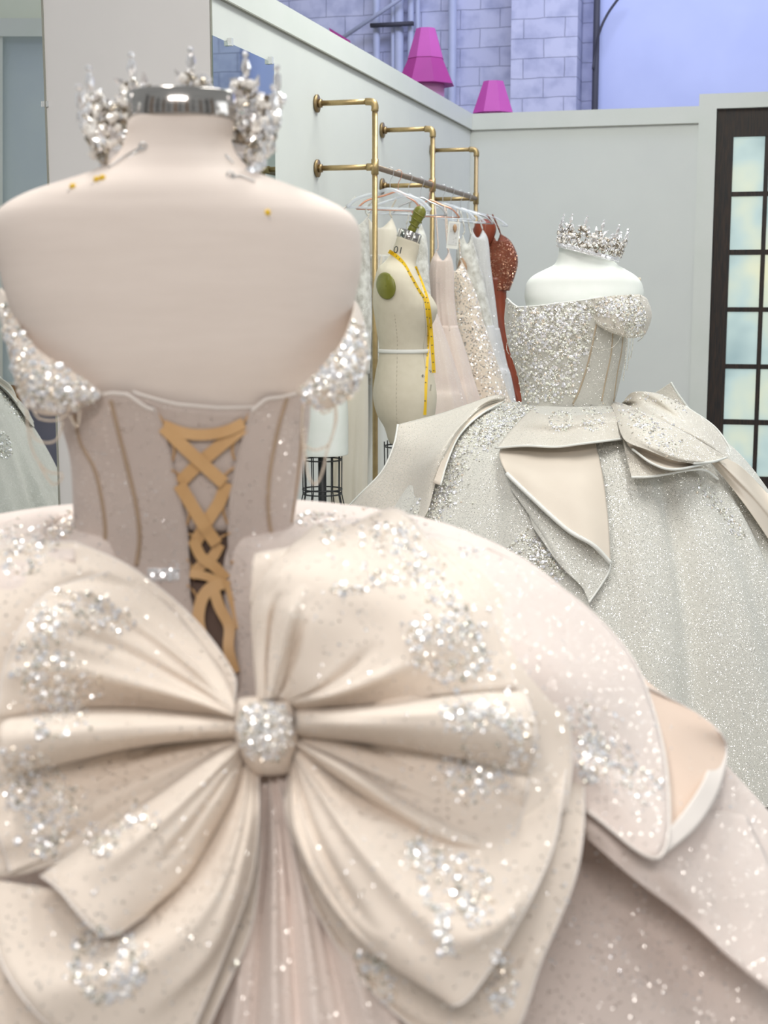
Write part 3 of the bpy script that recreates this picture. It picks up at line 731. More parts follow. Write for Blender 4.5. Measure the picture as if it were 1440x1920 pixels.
def hfold(seed, amp):
    R = random.Random(seed); c = [(R.randint(5, 9), R.random() * 6), (R.randint(11, 19), R.random() * 6), (R.randint(23, 31), R.random() * 6)]
    return lambda th, u: amp * u * sum((1 - 1.5 * abs(sin(n * th / 2 + p))) * k for (n, p), k in zip(c, (.7, .6, .35)))
def hanger(Z, px0, py0, px1, py1, mat, label, hookpx=None, hookpy=None, bar=True, hr=.0045):
    c = railpt(Z); t = thing('coat_hanger', label, 'hanger', c, 0, 'hangers on the pipe rail')
    a = P(px0, py0, Z); b = P(px1, py1, Z); top = c - Vector((0, 0, .085)); g = G()
    g.tube(curve([c + Vector((-.016, 0, -.012)), c + Vector((-.012, 0, .014)), c + Vector((.004, 0, .021)), c + Vector((.018, 0, .008)), c + Vector((.012, 0, -.022)), c + Vector((0, 0, -.045)), top], 22), .002, 6); g.out('hook', M_wire if mat is not M_copper else M_copper, t)
    g = G(); g.tube(curve([a, a + (top - a) * .25 + Vector((0, 0, .02)), top + (a - top) * .35 + Vector((0, 0, .01)), top, top + (b - top) * .35 + Vector((0, 0, .01)), b + (top - b) * .25 + Vector((0, 0, .02)), b], 40), hr, 8)
    g.out('hanger_arms', mat, t)
    if bar:
        g = G(); g.tube([a, b], hr * .7, 8); g.out('hanger_bar', mat, t)
    return t
def garment(name, label, Z, pieces, group='gowns hanging on the pipe rack', seed=1):
    c = railpt(Z); t = thing(name, label, 'gown', c - Vector((0, 0, .1)), 0, group)
    for k, pc in enumerate(pieces):
        nm, mat, rows, amp = pc[:4]; dy = pc[4] if len(pc) > 4 else 0
        A = rowloft(rows, Z + dy, 80, 50, 2.2, fold=hfold(seed + k, amp))
        if nm == 'bodice':
            for i in range(12):
                for j, v in enumerate(A[i]): v.z -= .055 * (1 - i / 12) * (1 - abs(cos(2 * pi * j / 80)) ** 1.5)
            for s in (0, 40):
                e = A[0][s]; gg = G(); gg.tube(curve([e, e + Vector((.01 if s else -.01, 0, .03)), Vector((e.x * .75 + c.x * .25, c.y, c.z - .11))], 10), .005, 6); gg.out('strap', mat, t)
        g = G(); g.grid(A, True); g.out(nm, mat, t, True, .002)
    return t
BOT = lambda xl, xr, hd: (1230, xl, xr, hd)
garment('hanging_gown', 'grey-white lace gown hanging leftmost beside the front rack upright', 7.35, [('bodice', M_lacew, [(405, 640, 690, .05), (450, 648, 692, .07), (520, 640, 694, .08), (600, 636, 696, .08), (700, 628, 692, .10)], .06), ('skirt', M_cream, [(695, 632, 690, .10), (800, 615, 690, .13), (950, 600, 688, .16), BOT(590, 690, .12)], .12)], seed=3)
garment('hanging_gown', 'gown with cream cups and a cool white satin skirt behind the cream dress form', 7.55, [('bodice', M_cream, [(408, 690, 735, .04), (440, 684, 745, .07), (480, 678, 742, .08), (520, 680, 735, .08)], .03), ('waist_lace', M_lacew, [(478, 676, 745, .08), (560, 680, 740, .08), (650, 690, 745, .09), (720, 688, 760, .1)], .05), ('skirt', M_coolw, [(690, 690, 760, .1), (780, 684, 790, .13), (950, 660, 830, .18), BOT(630, 870, .12)], .06)], seed=5)
garment('hanging_gown', 'white lace bodice gown with peach tulle skirt just right of the dress form', 7.8, [('bodice', M_lacew, [(420, 762, 790, .03), (450, 762, 800, .06), (500, 765, 803, .07), (560, 770, 808, .08), (585, 774, 812, .08)], .05), ('skirt', M_blush, [(575, 772, 815, .08), (640, 768, 838, .10), (720, 750, 862, .14), (800, 730, 880, .17), BOT(700, 960, .12)], .08)], seed=8)
garment('hanging_gown', 'blush tulle gown with draped bodice hanging second right of the dress form', 8.0, [('bodice', M_blush, [(470, 818, 842, .04), (500, 806, 850, .06), (560, 806, 852, .07), (620, 812, 858, .08)], .08), ('skirt', M_blush, [(610, 812, 858, .08), (700, 815, 885, .12), (800, 800, 910, .16), BOT(760, 990, .12)], .10)], seed=11)
garment('hanging_gown', 'champagne sequin gown with flared skirt and white lace edge', 8.3, [('bodice', M_champ, [(490, 838, 866, .05), (520, 836, 880, .07), (560, 838, 895, .08), (600, 840, 905, .09)], .04), ('skirt', M_champ, [(590, 838, 902, .09), (660, 846, 925, .12), (740, 850, 952, .15), (820, 845, 975, .18), BOT(830, 1050, .12)], .06)], seed=14)
garment('hanging_gown', 'white lace gown with a tan keyhole lining behind the photo card', 8.5, [('bodice', M_lacew, [(440, 868, 884, .04), (470, 856, 892, .06), (520, 858, 905, .07), (580, 872, 918, .08), (620, 880, 926, .08)], .05), ('keyhole_lining', M_tan, [(484, 862, 868, .06), (500, 858, 876, .07), (520, 862, 872, .07), (535, 866, 870, .07)], .0, -.03), ('skirt', M_greyt, [(610, 880, 926, .08), (680, 885, 945, .12), (760, 890, 968, .15), BOT(880, 1060, .12)], .08)], seed=17)
garment('hanging_gown', 'sheer grey bodice gown hanging between the lace and rust gowns', 8.75, [('bodice', M_greyt, [(430, 885, 905, .04), (450, 880, 915, .06), (500, 884, 920, .07), (560, 892, 928, .07), (620, 900, 935, .08)], .05), ('skirt', M_greyt, [(615, 900, 936, .08), (680, 905, 950, .1), (760, 910, 968, .15), BOT(900, 1050, .12)], .08)], seed=19)
rg = garment('hanging_gown', 'rust gown with sequinned bodice hanging rightmost on the rack', 8.95, [('strap_bow', M_rust, [(411, 905, 912, .02), (418, 893, 926, .05), (430, 888, 930, .06), (445, 889, 926, .06), (458, 896, 918, .05), (468, 900, 910, .04)], .08, -.04), ('bodice', M_rusts, [(438, 925, 938, .04), (450, 914, 955, .06), (468, 908, 966, .07), (490, 905, 971, .08), (515, 906, 966, .08), (545, 912, 955, .08)], .04), ('skirt', M_rust, [(520, 906, 950, .08), (580, 914, 950, .08), (640, 922, 960, .1), (720, 935, 978, .12), (800, 940, 995, .14), BOT(930, 1050, .12)], .10)], seed=23)
hanger(7.2, 650, 388, 808, 394, M_clear, 'wide clear plastic hanger nearest the front on the rail', bar=True, hr=.009)
hanger(7.35, 668, 392, 790, 396, M_copper, 'copper wire hanger behind the nearest clear hanger')
hanger(7.55, 690, 400, 800, 402, M_clear, 'clear hanger carrying the cream cupped gown', hr=.006)
hanger(7.8, 735, 402, 838, 404, M_wire, 'steel wire hanger above the white lace bodice')
hanger(8.0, 770, 405, 862, 408, M_copper, 'copper hanger above the blush tulle gown')
hanger(8.3, 808, 408, 892, 412, M_clear, 'clear hanger above the champagne sequin gown', hr=.007)
hanger(8.5, 832, 412, 910, 418, M_clear, 'clear hanger above the lace gown with tan lining', hr=.007)
hanger(8.75, 855, 416, 925, 420, M_wire, 'steel wire hanger above the sheer grey gown')
hanger(8.95, 880, 414, 952, 424, M_clear, 'clear hanger above the rust gown', hr=.006)
# small photo card tied to the rack
t = thing('photo_card', 'small white bordered photo card hanging by the champagne gown', 'photo card', P(850, 440, 7.75))
Rc = Matrix.Rotation(.1, 3, 'Y')
g = G(); g.box(P(850, 441, 7.75), (.062, .002, .142), Rc); g.out('card', M_white, t, False)
g = G(); g.box(P(850.5, 439, 7.748), (.048, .001, .115), Rc); g.out('picture', M_greyt, t, False)
g = G(); q = P(853, 428, 7.745); g.lathe(q, [(.003, -.022), (.009, -.01), (.011, .008), (.006, .018), (.001, .022)], 10, 0, True); g.out('picture_hair', M_tan, t)
g = G(); g.tube([P(850, 418, 7.75), P(848, 380, 7.9)], .001, 5); g.out('string', M_wire, t)

# ------------------------------------------------------------------ second gown (in focus)
Y2 = 4.5
M_g2 = glitter('ivory_glitter_tulle', (.585, .58, .53), (.635, .63, .575), 440, .55, .40, 2.0, cscale=4)
M_g2s = glitter('oyster_glitter_organza', (.585, .55, .48), (.625, .59, .52), 440, .42, .38, 2.0, cscale=4)
M_g2b = noisy('beige_organza_lining', (.64, .57, .48), (.68, .61, .52), 5, .6, bump=.1, bscale=500)
M_g2h = noisy('white_horsehair_hem', (.72, .73, .69), (.76, .77, .73), 20, .5)
M_g2c = glitter('silver_grey_corset_mesh', (.50, .49, .44), (.54, .53, .48), 440, .3, .34, 1.8, cscale=6)
M_bone = noisy('tan_boning', (.42, .34, .24), (.46, .38, .27), 20, .7)
c2 = P(1068, 760, Y2)
mq = thing('mannequin', 'white mannequin bust wearing the ivory gown in the middle ground', 'mannequin', (c2.x, Y2, 0))
g = G(); A = rowloft([(463, 1049, 1141, .058), (472, 1048, 1142, .06), (484, 1046, 1147, .066), (496, 1039, 1157, .075), (505, 1022, 1172, .085), (514, 1004, 1187, .095), (524, 992, 1198, .105), (536, 986, 1204, .11), (555, 984, 1206, .12), (574, 986, 1198, .125), (590, 978, 1172, .12), (612, 972, 1168, .118), (660, 976, 1160, .11), (710, 985, 1158, .105), (755, 990, 1148, .1), (800, 965, 1170, .12), (840, 960, 1180, .12)], Y2, 64, 80, 2.3)
g.grid(A + dome(A[-1], -.01, 2), True); g.grid(dome([v.copy() for v in A[0]], .012, 5)[0:5], True); mt_ = g.out('torso', M_formw, mq)
cc = P(1095, 463, Y2); g = G(); g.lathe((cc.x, Y2, cc.z - .002), [(.0745, 0), (.07, .006), (.0, .012)], 32, 0, False); g.out('neck_cap', M_formw, mq)
g = G(); q = P(1198, 524, Y2 - .02); g.lathe(q, [(.0, -.006), (.006, -.005), (.006, .005), (0, .006)], 12, 0, True, Matrix.Rotation(pi / 2, 3, 'Y')); g.out('shoulder_screw', M_form, mq)
g = G(); g.tube([(c2.x, Y2, .03), (c2.x, Y2, c2.z)], .02, 16); g.out('stand_pole', M_black, mq)
g = G(); g.lathe((c2.x, Y2, 0), [(.2, 0), (.2, .02), (.03, .04)], 24, 0, True); g.out('stand_base', M_black, mq)

gw = thing('ball_gown', 'ivory glitter ball gown with beaded bodice standing in the middle ground', 'ball gown', (c2.x, Y2, 0))
z0 = P(1068, 760, Y2).z
prof2 = smoothprof([(z0 + .005, .125), (z0, .20), (z0 - .015, .30), (z0 - .06, .41), (z0 - .13, .51), (z0 - .24, .60), (z0 - .40, .70), (z0 - .62, .80), (z0 - .85, .88), (0, .93)])
sk, gb = skirt('skirt', c2.x, Y2, prof2, None, 5, .022, M_g2, gw, big=[(-1.15, -1.30, .05, -2.2), (-1.02, -1.02, .05, 1.2), (-.75, -.72, .04, -1.8), (-.6, -.62, .05, 1), (-2.1, -1.85, .05, -1.8), (-2.5, -2.35, .06, 1.2)])
bod_rows = [(552, 952, 1181, .128), (562, 950, 1182, .13), (575, 948, 1182, .135), (600, 946.5, 1180, .138), (630, 950, 1176, .135), (660, 957, 1172, .13), (700, 970, 1164, .12), (735, 977, 1156, .113), (757, 979, 1151, .11), (775, 972, 1156, .12)]
def body_part(rows, Y, th0, th1, topf, n=90, ny=50, expo=2.2, off=0):
    """part of a rowloft between two angles (radians; -pi/2 faces the viewer); topf(th) -> py of the top edge"""
    py = np.array([r[0] for r in rows]); out = []
    ybot = rows[-1][0]; out = [[None] * n for _ in range(ny)]
    Rt = cr1([[r[0], r[1], r[2]] for r in rows], np.linspace(0, 1, 200)); Dt = cr1([[r[3], r[4] if len(r) > 4 else 0, 0] for r in rows], np.linspace(0, 1, 200))
    for j in range(n):
        th = (th0 + (th1 - th0) * j / (n - 1)) if not callable(th0) else None
        for i in range(ny):
            u = i / (ny - 1)
            if callable(th0):
                yb = topf(j / (n - 1)); y = yb + (ybot - yb) * u; a, b = th0(y), th1(y); t_ = a + (b - a) * j / (n - 1)
            else:
                yb = topf(th); y = yb + (ybot - yb) * u; t_ = th
            xl = np.interp(y, Rt[:, 0], Rt[:, 1]); xr = np.interp(y, Rt[:, 0], Rt[:, 2]); hd = np.interp(y, Rt[:, 0], Dt[:, 0]) + off; dy = np.interp(y, Rt[:, 0], Dt[:, 1])
            a_ = P(xl, y, Y + dy); b_ = P(xr, y, Y + dy); c_ = (a_ + b_) / 2; hw = (b_.x - a_.x) / 2 + off
            cc_, ss_ = cos(t_), sin(t_)
            out[i][j] = Vector((c_.x + math.copysign(abs(cc_) ** (2 / expo), cc_) * hw, c_.y + math.copysign(abs(ss_) ** (2 / expo), ss_) * hd, c_.z))
    return out
top2 = lambda th: float(np.interp((th % (2 * pi)), [0, .5, 1.2, 2.0, 2.8, 3.14, 3.35, 3.75, 4.2, 4.7, 5.2, 5.7, 6.0, 6.283], [566, 590, 600, 595, 572, 560, 562, 576, 573, 565, 556, 556, 562, 566]))
A = body_part(bod_rows, Y2, 0, 2 * pi, top2, 120, 50)
g = G(); g.grid(A); bod = g.out('bodice', M_g2c, gw, True, .002)
g = G(); g.tube(A[0], .003, 6); g.out('neckline_piping', M_g2h, bod)
bb2 = bvh_of([bod])
for pts in ([(1122, 588), (1112, 640), (1100, 690), (1085, 735), (1074, 757)], [(1170, 585), (1166, 650), (1157, 700), (1150, 752)], [(1150, 600), (1146, 660), (1136, 710), (1128, 752)]):
    seam('boning', pts, bb2, M_bone, bod, .0028, .001)
bb2 = bvh_of([bod])
regs = [('l', [(952, 575), (1005, 585), (1060, 580), (1110, 575)], 26, 3), ('l', [(958, 610), (1010, 620), (1060, 610), (1105, 610)], 40, 4), ('l', [(1000, 590), (1000, 650), (1003, 700), (1005, 755)], 26, 3), ('l', [(965, 600), (970, 660), (980, 700), (985, 750)], 22, 2.5), ('l', [(1050, 590), (1050, 640), (1040, 700), (1032, 755)], 26, 3), ('l', [(1095, 590), (1090, 640), (1075, 690), (1060, 740)], 20, 2), ('r', 1040, 650, 16, 14, .8), ('r', 1075, 655, 13, 16, .7), ('r', 1030, 710, 12, 10, .5), ('r', 1075, 600, 16, 18, 1), ('r', 1005, 600, 16, 14, 1)]
scatter('beading', regs, 4200, bb2, (.0022, .0068), MIXG, BMG, bod, 11)
# beaded skirt panels under the overlays
gbv = G(); gbv.add(gb.V, gb.F)
sk_b = BVHTree.FromPolygons(gb.V, gb.F)
regs = [('l', [(985, 752), (930, 775), (895, 800), (865, 840), (845, 880), (820, 930), (805, 975)], 34, 4), ('l', [(1000, 760), (950, 790), (900, 830)], 24, 2), ('e', 1010, 1060, 55, 40, .8), ('r', 985, 1040, 30, 30, .5), ('l', [(980, 1000), (1010, 1030), (1060, 1080)], 16, .6), ('l', [(1300, 900), (1350, 950), (1390, 1010)], 14, .4)]
skb = bvh_of([sk])
scatter('skirt_beading', regs, 3600, skb, (.0020, .0058), MIXG, BMG, gw, 12)
PK = dict(bv=sk_b, parent=gw, Yd=Y2)
H = dict(hem=('end',), hemr=.0035, hemmat=M_g2h)
# left big puff flap
patch('overlay_flap', [
 [(948, 744, .02), (925, 742, .05), (880, 757, .05), (830, 774, .04), (785, 786, 4.45), (746, 796, 4.42)],
 [(946, 748, .03), (915, 752, .09), (865, 782, .10), (815, 812, .09), (775, 838, 4.30), (738, 836, 4.36)],
 [(944, 750, .03), (905, 762, .08), (862, 800, .10), (820, 850, .10), (765, 895, 4.24), (716, 884, 4.32)],
 [(942, 752, .03), (900, 772, .05), (858, 812, .06), (820, 880, .07), (760, 960, 4.16), (672, 930, 4.32)],
 [(938, 756, .03), (893, 780, .02), (850, 822, .02), (822, 890, .025), (775, 990, .03), (636, 968, 4.35)]], mats=M_g2s, folds=[(.5, .45, .12, .015)], rip=.004, seed=2, **H, **PK)
patch('overlay_lining', [
 [(946, 750, .035), (905, 768, .07), (860, 805, .08), (832, 855, .08), (812, 905, .07)],
 [(946, 752, .03), (900, 778, .05), (862, 815, .05), (840, 862, .05), (826, 910, .05)]], mats=M_g2b, nv=10, hem=('last',), hemr=.003, hemmat=M_g2h, **PK)
# centre peplum
patch('peplum', [
 [(1008, 760, .02), (985, 778, .03), (958, 806, .04), (930, 840, .07)],
 [(1040, 758, .025), (1022, 782, .04), (1000, 810, .05), (985, 836, .085)],
 [(1070, 757, .025), (1060, 785, .045), (1050, 812, .055), (1042, 838, .09)],
 [(1100, 757, .025), (1100, 782, .045), (1102, 804, .055), (1092, 832, .09)],
 [(1146, 755, .02), (1156, 780, .035), (1162, 802, .04), (1166, 823, .06)]], mats=M_g2s, rip=.003, seed=5, **H, **PK)
patch('peplum_lining', [
 [(940, 838, .03), (936, 850, .05), (940, 868, .06), (950, 888, .06)],
 [(985, 834, .02), (985, 862, .045), (990, 895, .06), (998, 934, .065)],
 [(1040, 832, .02), (1045, 875, .045), (1052, 930, .06), (1062, 992, .065)],
 [(1085, 828, .02), (1092, 890, .045), (1100, 950, .055), (1112, 1022, .06)],
 [(1115, 824, .015), (1130, 890, .025), (1140, 970, .03), (1145, 1056, .035)]], mats=M_g2b, hem=('end',), hemr=.006, hemmat=M_g2h, rip=.003, seed=6, **PK)
patch('peplum_underlayer', [
 [(950, 888, .02), (960, 920, .02), (985, 950, .02), (1000, 990, .02)],
 [(1000, 936, .025), (1010, 980, .03), (1030, 1020, .03), (1050, 1060, .03)],
 [(1060, 990, .025), (1070, 1020, .03), (1080, 1060, .03), (1090, 1100, .03)],
 [(1144, 1050, .02), (1142, 1070, .02), (1128, 1095, .02), (1104, 1130, .025)]], mats=M_g2, hem=('last',), hemr=.003, hemmat=M_g2h, rip=.004, seed=9, **PK)
# right flaps: back puff, peak, top sheet, lining, lower sheet
patch('overlay_flap', [
 [(1172, 748, .04), (1185, 736, 4.42), (1205, 734, 4.42), (1240, 740, 4.45), (1285, 762, 4.45)],
 [(1170, 752, .05), (1200, 752, .10), (1240, 765, .12), (1290, 790, .12), (1345, 806, 4.40)],
 [(1165, 756, .05), (1205, 765, .09), (1260, 792, .12), (1330, 830, .12), (1385, 872, 4.30)],
 [(1160, 758, .03), (1210, 782, .05), (1270, 815, .06), (1340, 852, .06), (1400, 902, 4.28)]], mats=M_g2s, rip=.004, seed=12, **H, **PK)
patch('overlay_peak', [
 [(1195, 752, 4.62), (1222, 740, 4.60), (1258, 717, 4.58)],
 [(1215, 765, 4.60), (1250, 755, 4.56), (1272, 740, 4.56)],
 [(1240, 785, 4.58), (1275, 782, 4.54), (1298, 775, 4.54)]], mats=M_g2s, nu=16, nv=16, **H, **PK)
patch('overlay_flap', [
 [(1142, 752, .03), (1165, 756, .10), (1215, 776, .16), (1275, 805, .17), (1330, 838, .16), (1362, 858, .15)],
 [(1144, 756, .03), (1165, 770, .10), (1212, 798, .17), (1265, 828, .18), (1312, 850, .16), (1350, 862, .15)],
 [(1147, 762, .03), (1162, 785, .08), (1190, 812, .15), (1232, 840, .17), (1285, 861, .16), (1335, 866, .15)],
 [(1150, 766, .02), (1158, 792, .06), (1172, 826, .11), (1212, 843, .15), (1260, 862, .15), (1300, 869, .15)]], mats=M_g2s, rip=.003, seed=14, **H, **PK)
patch('overlay_lining', [
 [(1174, 828, .09), (1220, 846, .12), (1270, 863, .13), (1340, 864, .12)],
 [(1180, 838, .07), (1225, 858, .09), (1275, 872, .10), (1345, 866, .10)],
 [(1186, 842, .10), (1225, 870, .13), (1270, 880, .14), (1350, 862, .14)]], mats=M_g2b, nu=24, nv=16, hem=('last',), hemr=.0035, hemmat=M_g2h, **PK)
patch('overlay_flap', [
 [(1160, 800, .02), (1168, 830, .03), (1176, 862, .05), (1184, 895, .08)],
 [(1185, 815, .02), (1200, 850, .05), (1212, 872, .07), (1226, 893, .09)],
 [(1250, 850, .03), (1270, 862, .05), (1290, 870, .07), (1312, 880, .09)],
 [(1300, 862, .03), (1320, 872, .05), (1335, 882, .06), (1346, 898, .06)]], mats=M_g2s, rip=.002, seed=15, **H, **PK)
patch('overlay_side', [
 [(1350, 855, .10), (1385, 872, .10), (1420, 905, .08), (1470, 960, 4.1)],
 [(1345, 865, .10), (1380, 900, .10), (1420, 940, .08), (1470, 1000, .06)],
 [(1335, 868, .05), (1370, 912, .05), (1410, 965, .05), (1460, 1040, .03)]], mats=M_g2b, folds=[(.4, .5, .1, .02)], **H, **PK)
allo = [o for o in gw.children if o.name.split('.')[0] in ('skirt', 'overlay_flap', 'peplum', 'peplum_lining', 'bodice', 'overlay_lining')]
ob = bvh_of(allo)
scatter('peplum_beading', [('r', 1052, 788, 20, 16, 1), ('e', 1052, 790, 24, 20, 1), ('e', 1112, 790, 22, 20, 1.2), ('l', [(1070, 770), (1140, 768), (1155, 790)], 10, .5)], 420, ob, (.0020, .0055), MIXG, BMG, gw, 21)
scatter('flap_beading', [('l', [(1160, 762), (1200, 790), (1240, 820), (1270, 845)], 26, 2), ('e', 1205, 790, 34, 14, 1, .5), ('l', [(1200, 745), (1250, 752), (1290, 775)], 8, .4)], 420, ob, (.0020, .0055), MIXG, BMG, gw, 22)
# off-shoulder sleeve on the viewer's right and its strands
sl = G(); A = body_part([(548, 1075, 1206, .145), (566, 1080, 1209, .15), (590, 1110, 1211, .15), (620, 1140, 1210, .145), (650, 1170, 1206, .13)], Y2, -2.35, .9, lambda th: float(np.interp(th, [-2.35, -1.6, -.9, -.3, .9], [562, 554, 552, 562, 575])), 40, 16, off=.004)
for i, row in enumerate(A):
    for j, v in enumerate(row): pass
nj = len(A[0])
B = []
for i in range(16):
    u = i / 15; row = []
    for j in range(40):
        s = j / 39; top = A[0][j]; w_ = (.05 + .085 * sin(pi * min(1, s * 1.25)) ** 1.0) * (1 - .1 * s); row.append(top + Vector((.006 * sin(u * pi) * 2, -.012 * sin(u * pi), -w_ * u)))
    B.append(row)
sl.grid(B); slo = sl.out('sleeve', M_g2s, gw, True, .002)
slb = bvh_of([slo])
scatter('sleeve_beading', [('l', [(1100, 558), (1150, 560), (1185, 585), (1196, 630)], 34, 1), ('e', 1190, 600, 20, 40, 1), ('e', 1150, 575, 40, 14, 1)], 1300, slb, (.0022, .0065), MIXG, BMG, slo, 23)
def strand(name, pts, parent, r=.0014, mat=M_pearl, gap=2.0, Yd=None, big=None):
    g = G(); C = curve(pts, 120); L = 0; last = C[0]; acc = 0
    for a, b in zip(C, C[1:]):
        acc += (b - a).length
        if acc >= r * gap:
            acc = 0; g.add([b + v * r for v in ICO[0]], ICO[1])
    g.tube(C[::4], r * .35, 4)
    return g.out(name, mat, parent)
Ys = 4.33
for pts in ([(1105, 575), (1120, 605), (1150, 616), (1175, 600), (1182, 578)], [(1090, 590), (1095, 630), (1120, 655), (1150, 650), (1170, 620), (1180, 590)], [(1082, 585), (1100, 640), (1125, 655)],
            [(1178, 600), (1176, 650), (1170, 700), (1168, 706)], [(1183, 600), (1181, 650), (1176, 690), (1174, 694)], [(1188, 610), (1187, 640), (1183, 668), (1181, 672)], [(1176, 600), (1173, 660), (1169, 711), (1169, 708)]):
    strand('bead_strand', [P(x, y, Ys) for x, y in pts], slo, .0017, M_crystd)
for pts in ([(951, 640), (950, 655), (955, 665)], [(1205, 610), (1206, 630), (1196, 640)]): strand('bead_strand', [P(x, y, Ys + .1) for x, y in pts], slo, .0016, M_crystd)
crown('crown', 'silver crystal crown worn on the neck of the white mannequin', P(1101, 478, Y2 - .01), .097, .108, .098, -215, 45, (.05, .25), 0, 9, 1.6, .85, 4, .2)
CR2 = [o for o in bpy.data.objects if o.name.startswith('crown') and o.type == 'EMPTY'][-1]
# ------------------------------------------------------------------ foreground mannequin and gown
Y1 = 1.57
M_g1 = glitter('blush_glitter_tulle', (.74, .635, .58), (.78, .685, .63), 380, .20, .34, 2.0, cscale=5, gcol=(1, .96, .92))
M_g1b = glitter('champagne_organza', (.76, .665, .575), (.80, .71, .62), 300, .15, .36, 2.0, cscale=4, gcol=(1, .97, .93))
M_g1c = glitter('mauve_corset_mesh', (.56, .475, .43), (.61, .525, .475), 380, .15, .34, 2.0, cscale=7, gcol=(1, .96, .92))
M_g1l = noisy('peach_lining', (.74, .58, .47), (.78, .62, .51), 5, .6, bump=.1, bscale=500)
M_g1h = noisy('blush_horsehair_hem', (.78, .72, .67), (.80, .74, .69), 20, .5)
M_gapshade = noisy('brown_gap_shade', (.10, .065, .05), (.14, .09, .07), 12, .8)  # brownish shade behind the lacing, put into the colour
M_ribbon = noisy('amber_satin_ribbon', (.66, .41, .19), (.60, .36, .16), 30, .4)
M_bone1 = noisy('bronze_boning', (.42, .31, .22), (.47, .35, .25), 30, .7)
M_yel = principled('yellow_pin_head', (.85, .55, .02), .3)
c1 = P(342, 900, Y1)
m1 = thing('mannequin', 'blush linen mannequin seen from behind in the foreground gown', 'mannequin', (c1.x, Y1, 0))
rows = [(221, 246, 438, .056), (238, 240, 437, .056), (262, 237, 434, .057), (285, 228, 441, .06), (305, 208, 458, .066), (322, 180, 480, .072), (338, 132, 520, .080), (352, 86, 557, .086), (366, 48, 592, .09), (382, 18, 628, .093), (400, -2, 656, .096), (424, -10, 672, .098), (455, -8, 677, .10), (500, 2, 677, .102), (550, 14, 668, .104), (600, 33, 656, .104), (660, 56, 636, .103), (710, 82, 612, .097), (750, 112, 584, .090), (800, 124, 574, .084), (860, 140, 562, .078), (960, 148, 544, .072), (1040, 148, 540, .07), (1130, 128, 558, .074), (1250, 95, 605, .09), (1400, 75, 625, .10)]
g = G(); A = rowloft(rows, Y1, 96, 150, 2.25)
g.grid(A, True, 0, True); tor1 = g.out('torso', M_skin, m1); tb1 = bvh_of([tor1])
cN = P(342, 222, Y1); g = G()
zt1 = P(342, 178, Y1).z - cN.z
g.lathe(cN, [(.050, -.003), (.0575, -.003), (.058, 0), (.058, zt1), (.056, zt1 + .002), (.0, zt1 + .003)], 96); g.out('neck_ring', M_steel, m1)
g = G(); g.tube([(c1.x, Y1, .03), (c1.x, Y1, .95)], .02, 16); g.out('stand_pole', M_black, m1)
g = G(); g.lathe((c1.x, Y1, 0), [(.2, 0), (.2, .02), (.03, .04)], 24, 0, True); g.out('stand_base', M_black, m1)
for i, (x, y, lab) in enumerate(((133, 349, 'yellow ball pin furthest left on the mannequin shoulder'), (178, 336, 'left one of two close yellow ball pins by the mannequin neck'), (189, 333, 'right one of two close yellow ball pins by the mannequin neck'), (503, 399, 'lone yellow ball pin on the right shoulder of the foreground mannequin'))):
    h = hit(tb1, x, y + 4); q = h[0] if h[0] else P(x, y, Y1 - .03)
    n = (h[1] * .5 + Vector((0, -.2, .5))).normalized() if h[0] else Vector((0, 0, 1)); t = thing('ball_pin', lab, 'pin', q, 0, 'yellow ball pins')
    g = G(); g.lathe(q + n * .003, [(0, -.0036), (.0026, -.0026), (.0036, 0), (.0026, .0026), (0, .0036)], 12); g.out('pin_head', M_yel, t)
    g = G(); g.tube([q + n * .002, q - n * .006], .0004, 5); g.out('pin_shaft', M_wire, t)
def spin(lab, pts, ring):
    Q = [];
    for x, y in pts:
        h = hit(tb1, x, y); q = h[0] if h[0] else P(x, y, Y1 - .03); Q.append(q + (CAM - q).normalized() * .003)
    t = thing('safety_pin', lab, 'pin', Q[0]); g = G(); g.tube(curve(Q, 16), .0009, 6)
    off = Vector((0, -.001, -.0045)); g.tube([Q[0] + off * .3] + [q + off for q in Q[1:]], .0008, 6); g.out('pin_wire', M_wire, t)
    g = G()
    if ring: g.tube([Q[0] + Vector((.0035 * cos(a), 0, .0035 * sin(a))) for a in np.linspace(0, 2 * pi, 16)], .0011, 6); g.out('pin_coil', M_wire, t)
spin('silver safety pin on the neck left, below the tiara end', [(268, 274), (235, 292), (203, 314)], True)
spin('silver safety pin on the neck right, below the tiara end', [(432, 328), (455, 331), (478, 340)], True)
spin('tiny silver pin standing alone on the right of the neck', [(423, 289), (430, 297), (437, 305)], False)

